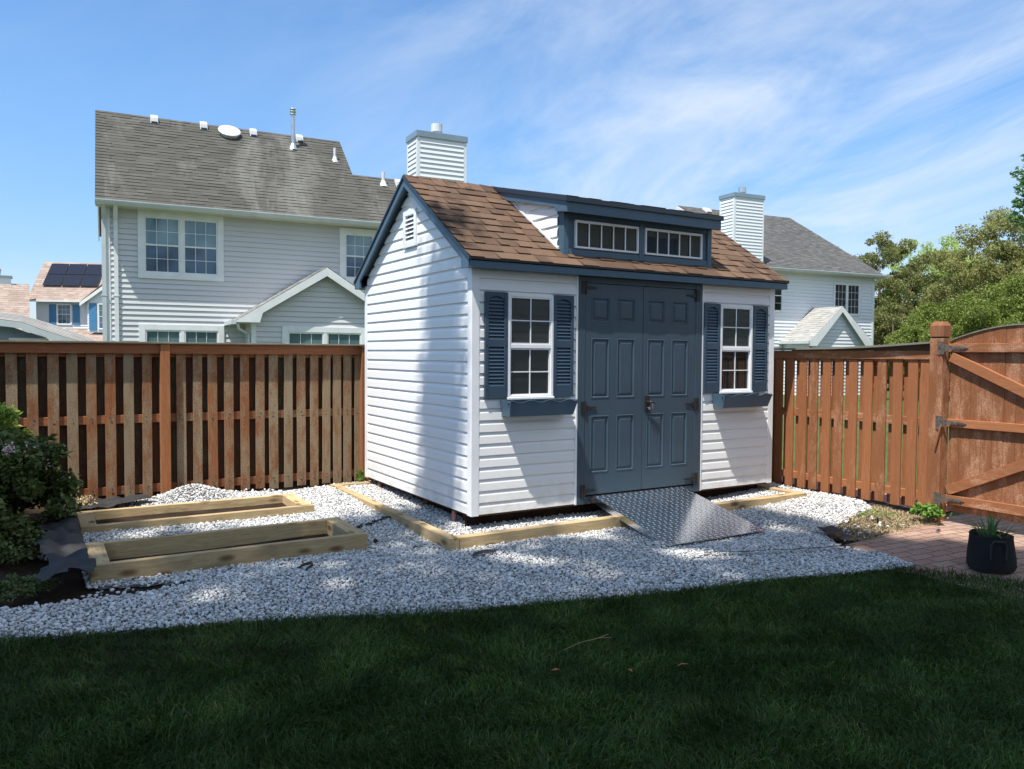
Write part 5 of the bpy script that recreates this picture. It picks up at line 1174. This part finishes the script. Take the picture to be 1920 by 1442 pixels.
m=MB(); m.tube([(0,0,.05),(.12,.02,.062),(.25,.03,.058),(.33,.05,.06)],.0018,5); m.tube([(.25,.03,.058),(.30,-.01,.065)],.0014,5); o=m.build('dry_twig',simple('dry_twig_bark',(.28,.18,.10),.9),None); o.location=(-.85,-2.60,float(hgt(-.85,-2.6))); tag(o,'thin pale dry twig lying in the shaded grass','twig')
lf=simple('dry_orange_leaf',(.35,.10,.035),.8)
for i,(x,y,l) in enumerate([(-1.02,-2.78,'curled orange dry leaf in the grass just left of the twig'),(-.70,-2.95,'orange dry leaf shred in the grass below the twig'),(-.42,-3.02,'small orange dry leaf in the grass farthest right of the twig')]):
    o=mesh_np('dry_leaf',np.array([(-.035,0,0),(0,-.010,.008),(.03,.004,0),(.002,.012,.010)]),np.array([(0,1,3),(1,2,3)]),lf); o.location=(x,y,float(hgt(x,y))+.045); o.rotation_euler=(0,.2,i*1.3); tag(o,l,'leaf',group='dry leaves in the lawn')
# ---- grow bag and plant
pb=empty('grow_bag',(2.97,-2.74,float(hgt(2.97,-2.74))-.004),R(20),label='black felt grow bag with handle straps standing on the brick pavers',cat='grow bag')
m=MB(); n=28; prof=[(.150,0),(.163,.03),(.160,.10),(.150,.18),(.143,.245),(.146,.262),(.138,.262),(.132,.20),(.0,.20)]
for r_,z in prof:
    for q in range(n):
        a=2*math.pi*q/n; w=1+.025*math.sin(3*a+z*9)+.02*math.sin(7*a); m.v.append((r_*w*math.cos(a),r_*w*math.sin(a),z+.008*math.sin(2*a)*(z/.26)))
for i in range(len(prof)-1):
    for q in range(n): w=(q+1)%n; m.f.append((i*n+q,i*n+w,(i+1)*n+w,(i+1)*n+q))
m.build('bag',M['felt'],pb,smooth=True)
st=simple('black_webbing',(.022,.022,.024),.7)
for a0 in (R(205),R(25)):
    m=MB(); pts=[]
    for da,z in ((-.30,.10),(-.30,.20),(-.22,.235),(.22,.235),(.30,.20),(.30,.10)):
        a=a0+da; rr=.170 if z<.22 else .175; pts.append((rr*math.cos(a),rr*math.sin(a),z))
    m.tube(pts,.009,6); m.build('handle_strap',st,pb)
pl=empty('strap_leaved_plant',(2.97,-2.74,float(hgt(2.97,-2.74))+.19),0,label='green strap leaved plant growing in the black grow bag',cat='plant')
V=[];Fc=[]
for i in range(62):
    a=rng.uniform(0,2*np.pi); r0=rng.uniform(0,.10); L_=rng.uniform(.14,.28); ln_=rng.uniform(.15,1.3); wd=rng.uniform(.006,.011); bx_=np.array([r0*math.cos(a),r0*math.sin(a),0]); dr=np.array([math.cos(a),math.sin(a),0]); sd=np.array([-math.sin(a),math.cos(a),0]); b0=len(V); K=6
    for j in range(K+1):
        f=j/K; p=bx_+dr*(ln_*L_*f*f)+np.array([0,0,L_*(f-.45*ln_*f*f)]); w_=wd*(1-f**2.2)+.0006; V+= [p-sd*w_,p+sd*w_]
    for j in range(K): Fc.append((b0+2*j,b0+2*j+1,b0+2*j+3,b0+2*j+2))
mesh_np('leaves',np.array(V),np.array(Fc),M['iris'],pl)
m=MB(); m.tube([(0,0,-.01),(0,0,.004)],[.125,.125],20); m.build('potting_soil',M['soil'],pl)
for i,(x,y,l) in enumerate([(3.63,-1.93,'brown curled chip lying on the pavers below the gate hinge')]):
    m=MB(); m.tube([(0,0,0),(.04,.0,.006),(.08,.01,.0)],[.004,.012,.004],6); o=m.build('wood_chip',M['stick'],None); o.location=(x,y,float(hgt(x,y))+.0); tag(o,l,'wood chip')

# ================================================================= WORLD, SUN, CAMERA
Sd=Vector((-.42,-.20,1.0)).normalized(); elev=math.asin(Sd.z); az=math.atan2(Sd.x,Sd.y)
w=bpy.data.worlds.new('World'); scene.world=w; w.use_nodes=True; nt=w.node_tree; bg=nt.nodes['Background']
sky=nt.nodes.new('ShaderNodeTexSky'); sky.sky_type='NISHITA'; sky.sun_disc=False; sky.sun_elevation=elev; sky.sun_rotation=az; sky.air_density=1.0; sky.dust_density=.6; sky.ozone_density=3.0; sky.altitude=50
tc=nt.nodes.new('ShaderNodeTexCoord'); sep=nt.nodes.new('ShaderNodeSeparateXYZ'); nt.links.new(tc.outputs['Generated'],sep.inputs[0])
def mth(op,a,b=0.,c=None):
    n=nt.nodes.new('ShaderNodeMath'); n.operation=op
    for i,v in enumerate((a,b)):
        if isinstance(v,bpy.types.NodeSocket): nt.links.new(v,n.inputs[i])
        else: n.inputs[i].default_value=v
    return n.outputs[0]
zz=mth('ADD',mth('MAXIMUM',sep.outputs[2],0.0),.12)
cx=nt.nodes.new('ShaderNodeCombineXYZ'); nt.links.new(mth('DIVIDE',sep.outputs[0],zz),cx.inputs[0]); nt.links.new(mth('DIVIDE',sep.outputs[1],zz),cx.inputs[1])
def cl(scale,rot,ns,det,dist,lo,hi,loc=(0,0,0)):
    mp=nt.nodes.new('ShaderNodeMapping'); mp.inputs['Scale'].default_value=scale; mp.inputs['Rotation'].default_value=(0,0,rot); mp.inputs['Location'].default_value=loc; nt.links.new(cx.outputs[0],mp.inputs[0])
    n=nt.nodes.new('ShaderNodeTexNoise'); nt.links.new(mp.outputs[0],n.inputs['Vector']); n.inputs['Scale'].default_value=ns; n.inputs['Detail'].default_value=det; n.inputs['Roughness'].default_value=.6; n.inputs['Distortion'].default_value=dist
    r=nt.nodes.new('ShaderNodeMapRange'); r.interpolation_type='SMOOTHSTEP'; nt.links.new(n.outputs['Fac'],r.inputs[0]); r.inputs[1].default_value=lo; r.inputs[2].default_value=hi; return r.outputs[0]
azn=mth('ARCTAN2',sep.outputs[0],sep.outputs[1]); eln=mth('ARCSINE',sep.outputs[2])
def cl2(th,sa,sb,det,dist,lo,hi,off,rough=.62):
    ct,st_=math.cos(th),math.sin(th)
    a_=mth('ADD',mth('MULTIPLY',azn,ct*sa),mth('MULTIPLY',eln,st_*sa)); b_=mth('ADD',mth('MULTIPLY',azn,-st_*sb),mth('MULTIPLY',eln,ct*sb))
    q=nt.nodes.new('ShaderNodeCombineXYZ'); nt.links.new(a_,q.inputs[0]); nt.links.new(b_,q.inputs[1]); q.inputs[2].default_value=off
    n=nt.nodes.new('ShaderNodeTexNoise'); nt.links.new(q.outputs[0],n.inputs['Vector']); n.inputs['Scale'].default_value=1; n.inputs['Detail'].default_value=det; n.inputs['Roughness'].default_value=rough; n.inputs['Distortion'].default_value=dist
    r=nt.nodes.new('ShaderNodeMapRange'); r.interpolation_type='SMOOTHSTEP'; nt.links.new(n.outputs['Fac'],r.inputs[0]); r.inputs[1].default_value=lo; r.inputs[2].default_value=hi; return r.outputs[0]
c1=cl2(R(16),2.4,6.0,10,.8,.24,.70,1.3); c2=cl2(R(27),4.0,17.0,10,1.1,.38,.80,4.4,.68); c3=cl2(R(15),1.3,3.2,4,.3,.34,.60,2.2,.5)
# cirrus thickens towards the right-hand side (east) of the view
ex_=nt.nodes.new('ShaderNodeMapRange'); ex_.interpolation_type='SMOOTHSTEP'; nt.links.new(mth('ADD',mth('MULTIPLY',sep.outputs[0],.85),mth('MULTIPLY',sep.outputs[1],-.53)),ex_.inputs[0]); ex_.inputs[1].default_value=-.35; ex_.inputs[2].default_value=.25
f=mth('MULTIPLY',mth('ADD',mth('MULTIPLY',c1,.78),mth('MULTIPLY',c2,.24)),mth('ADD',mth('MULTIPLY',c3,.5),.5)); f=mth('MULTIPLY',f,mth('ADD',mth('MULTIPLY',ex_.outputs[0],1.0),.14)); f=mth('MINIMUM',mth('ADD',f,.05),.85)
bk=nt.nodes.new('ShaderNodeMapRange'); bk.interpolation_type='SMOOTHSTEP'; nt.links.new(sep.outputs[1],bk.inputs[0]); bk.inputs[1].default_value=.1; bk.inputs[2].default_value=-.5; f=mth('MAXIMUM',f,mth('MULTIPLY',bk.outputs[0],.6))  # white cloud added behind the view to lift the ambient fill
hz=nt.nodes.new('ShaderNodeMapRange'); hz.interpolation_type='SMOOTHSTEP'; nt.links.new(sep.outputs[2],hz.inputs[0]); hz.inputs[1].default_value=.16; hz.inputs[2].default_value=.02; hz.inputs[3].default_value=0; hz.inputs[4].default_value=.35
f=mth('MAXIMUM',f,mth('MULTIPLY',hz.outputs[0],mth('ADD',mth('MULTIPLY',c1,.8),.4)))
mx=nt.nodes.new('ShaderNodeMix'); mx.data_type='RGBA'; nt.links.new(f,mx.inputs[0])
tint=nt.nodes.new('ShaderNodeMix'); tint.data_type='RGBA'; tint.blend_type='MULTIPLY'; tint.inputs[0].default_value=1; nt.links.new(sky.outputs[0],tint.inputs[6]); tm=nt.nodes.new('ShaderNodeMapRange'); tm.interpolation_type='SMOOTHSTEP'; nt.links.new(sep.outputs[2],tm.inputs[0]); tm.inputs[1].default_value=0; tm.inputs[2].default_value=.30
tmx=nt.nodes.new('ShaderNodeMix'); tmx.data_type='RGBA'; nt.links.new(tm.outputs[0],tmx.inputs[0]); tmx.inputs[6].default_value=(.70,.76,.88,1); tmx.inputs[7].default_value=(.57,.88,1.08,1); nt.links.new(tmx.outputs[2],tint.inputs[7])
nt.links.new(tint.outputs[2],mx.inputs[6]); mx.inputs[7].default_value=(4.2,4.7,5.4,1); nt.links.new(mx.outputs[2],bg.inputs[0]); bg.inputs[1].default_value=.115
sun=bpy.data.lights.new('sun','SUN'); sun.energy=4.4; sun.angle=R(.53); sun.color=(1.0,.955,.88); so=bpy.data.objects.new('sun',sun); link(so); so.rotation_euler=Vector((-Sd.x,-Sd.y,-Sd.z)).to_track_quat('-Z','Y').to_euler(); so.location=(-10,-5,25)
cam=bpy.data.cameras.new('camera'); co=bpy.data.objects.new('camera',cam); link(co); scene.camera=co
f_,pi_,ro_,ya_=1474.984898,-0.0380076,0.0061685,0.5429565
r_=Vector((math.cos(ya_),-math.sin(ya_),0)); f0=Vector((math.sin(ya_),math.cos(ya_),0)); u0=Vector((0,0,1))
fw=f0*math.cos(pi_)+u0*math.sin(pi_); up=-f0*math.sin(pi_)+u0*math.cos(pi_); rr=r_*math.cos(ro_)+up*math.sin(ro_); uu=-r_*math.sin(ro_)+up*math.cos(ro_)
mt=Matrix(((rr.x,uu.x,-fw.x,-3.170595),(rr.y,uu.y,-fw.y,-5.906999),(rr.z,uu.z,-fw.z,1.378259),(0,0,0,1))); co.matrix_world=mt
cam.sensor_width=36; cam.sensor_fit='HORIZONTAL'; cam.lens=f_/1920*36; cam.clip_end=2000; cam.clip_start=.05
vs=scene.view_settings; vs.view_transform='Standard'; vs.look='None'; vs.exposure=.76; vs.gamma=1
scene.render.engine='CYCLES'; scene.cycles.max_bounces=8; scene.cycles.transparent_max_bounces=8
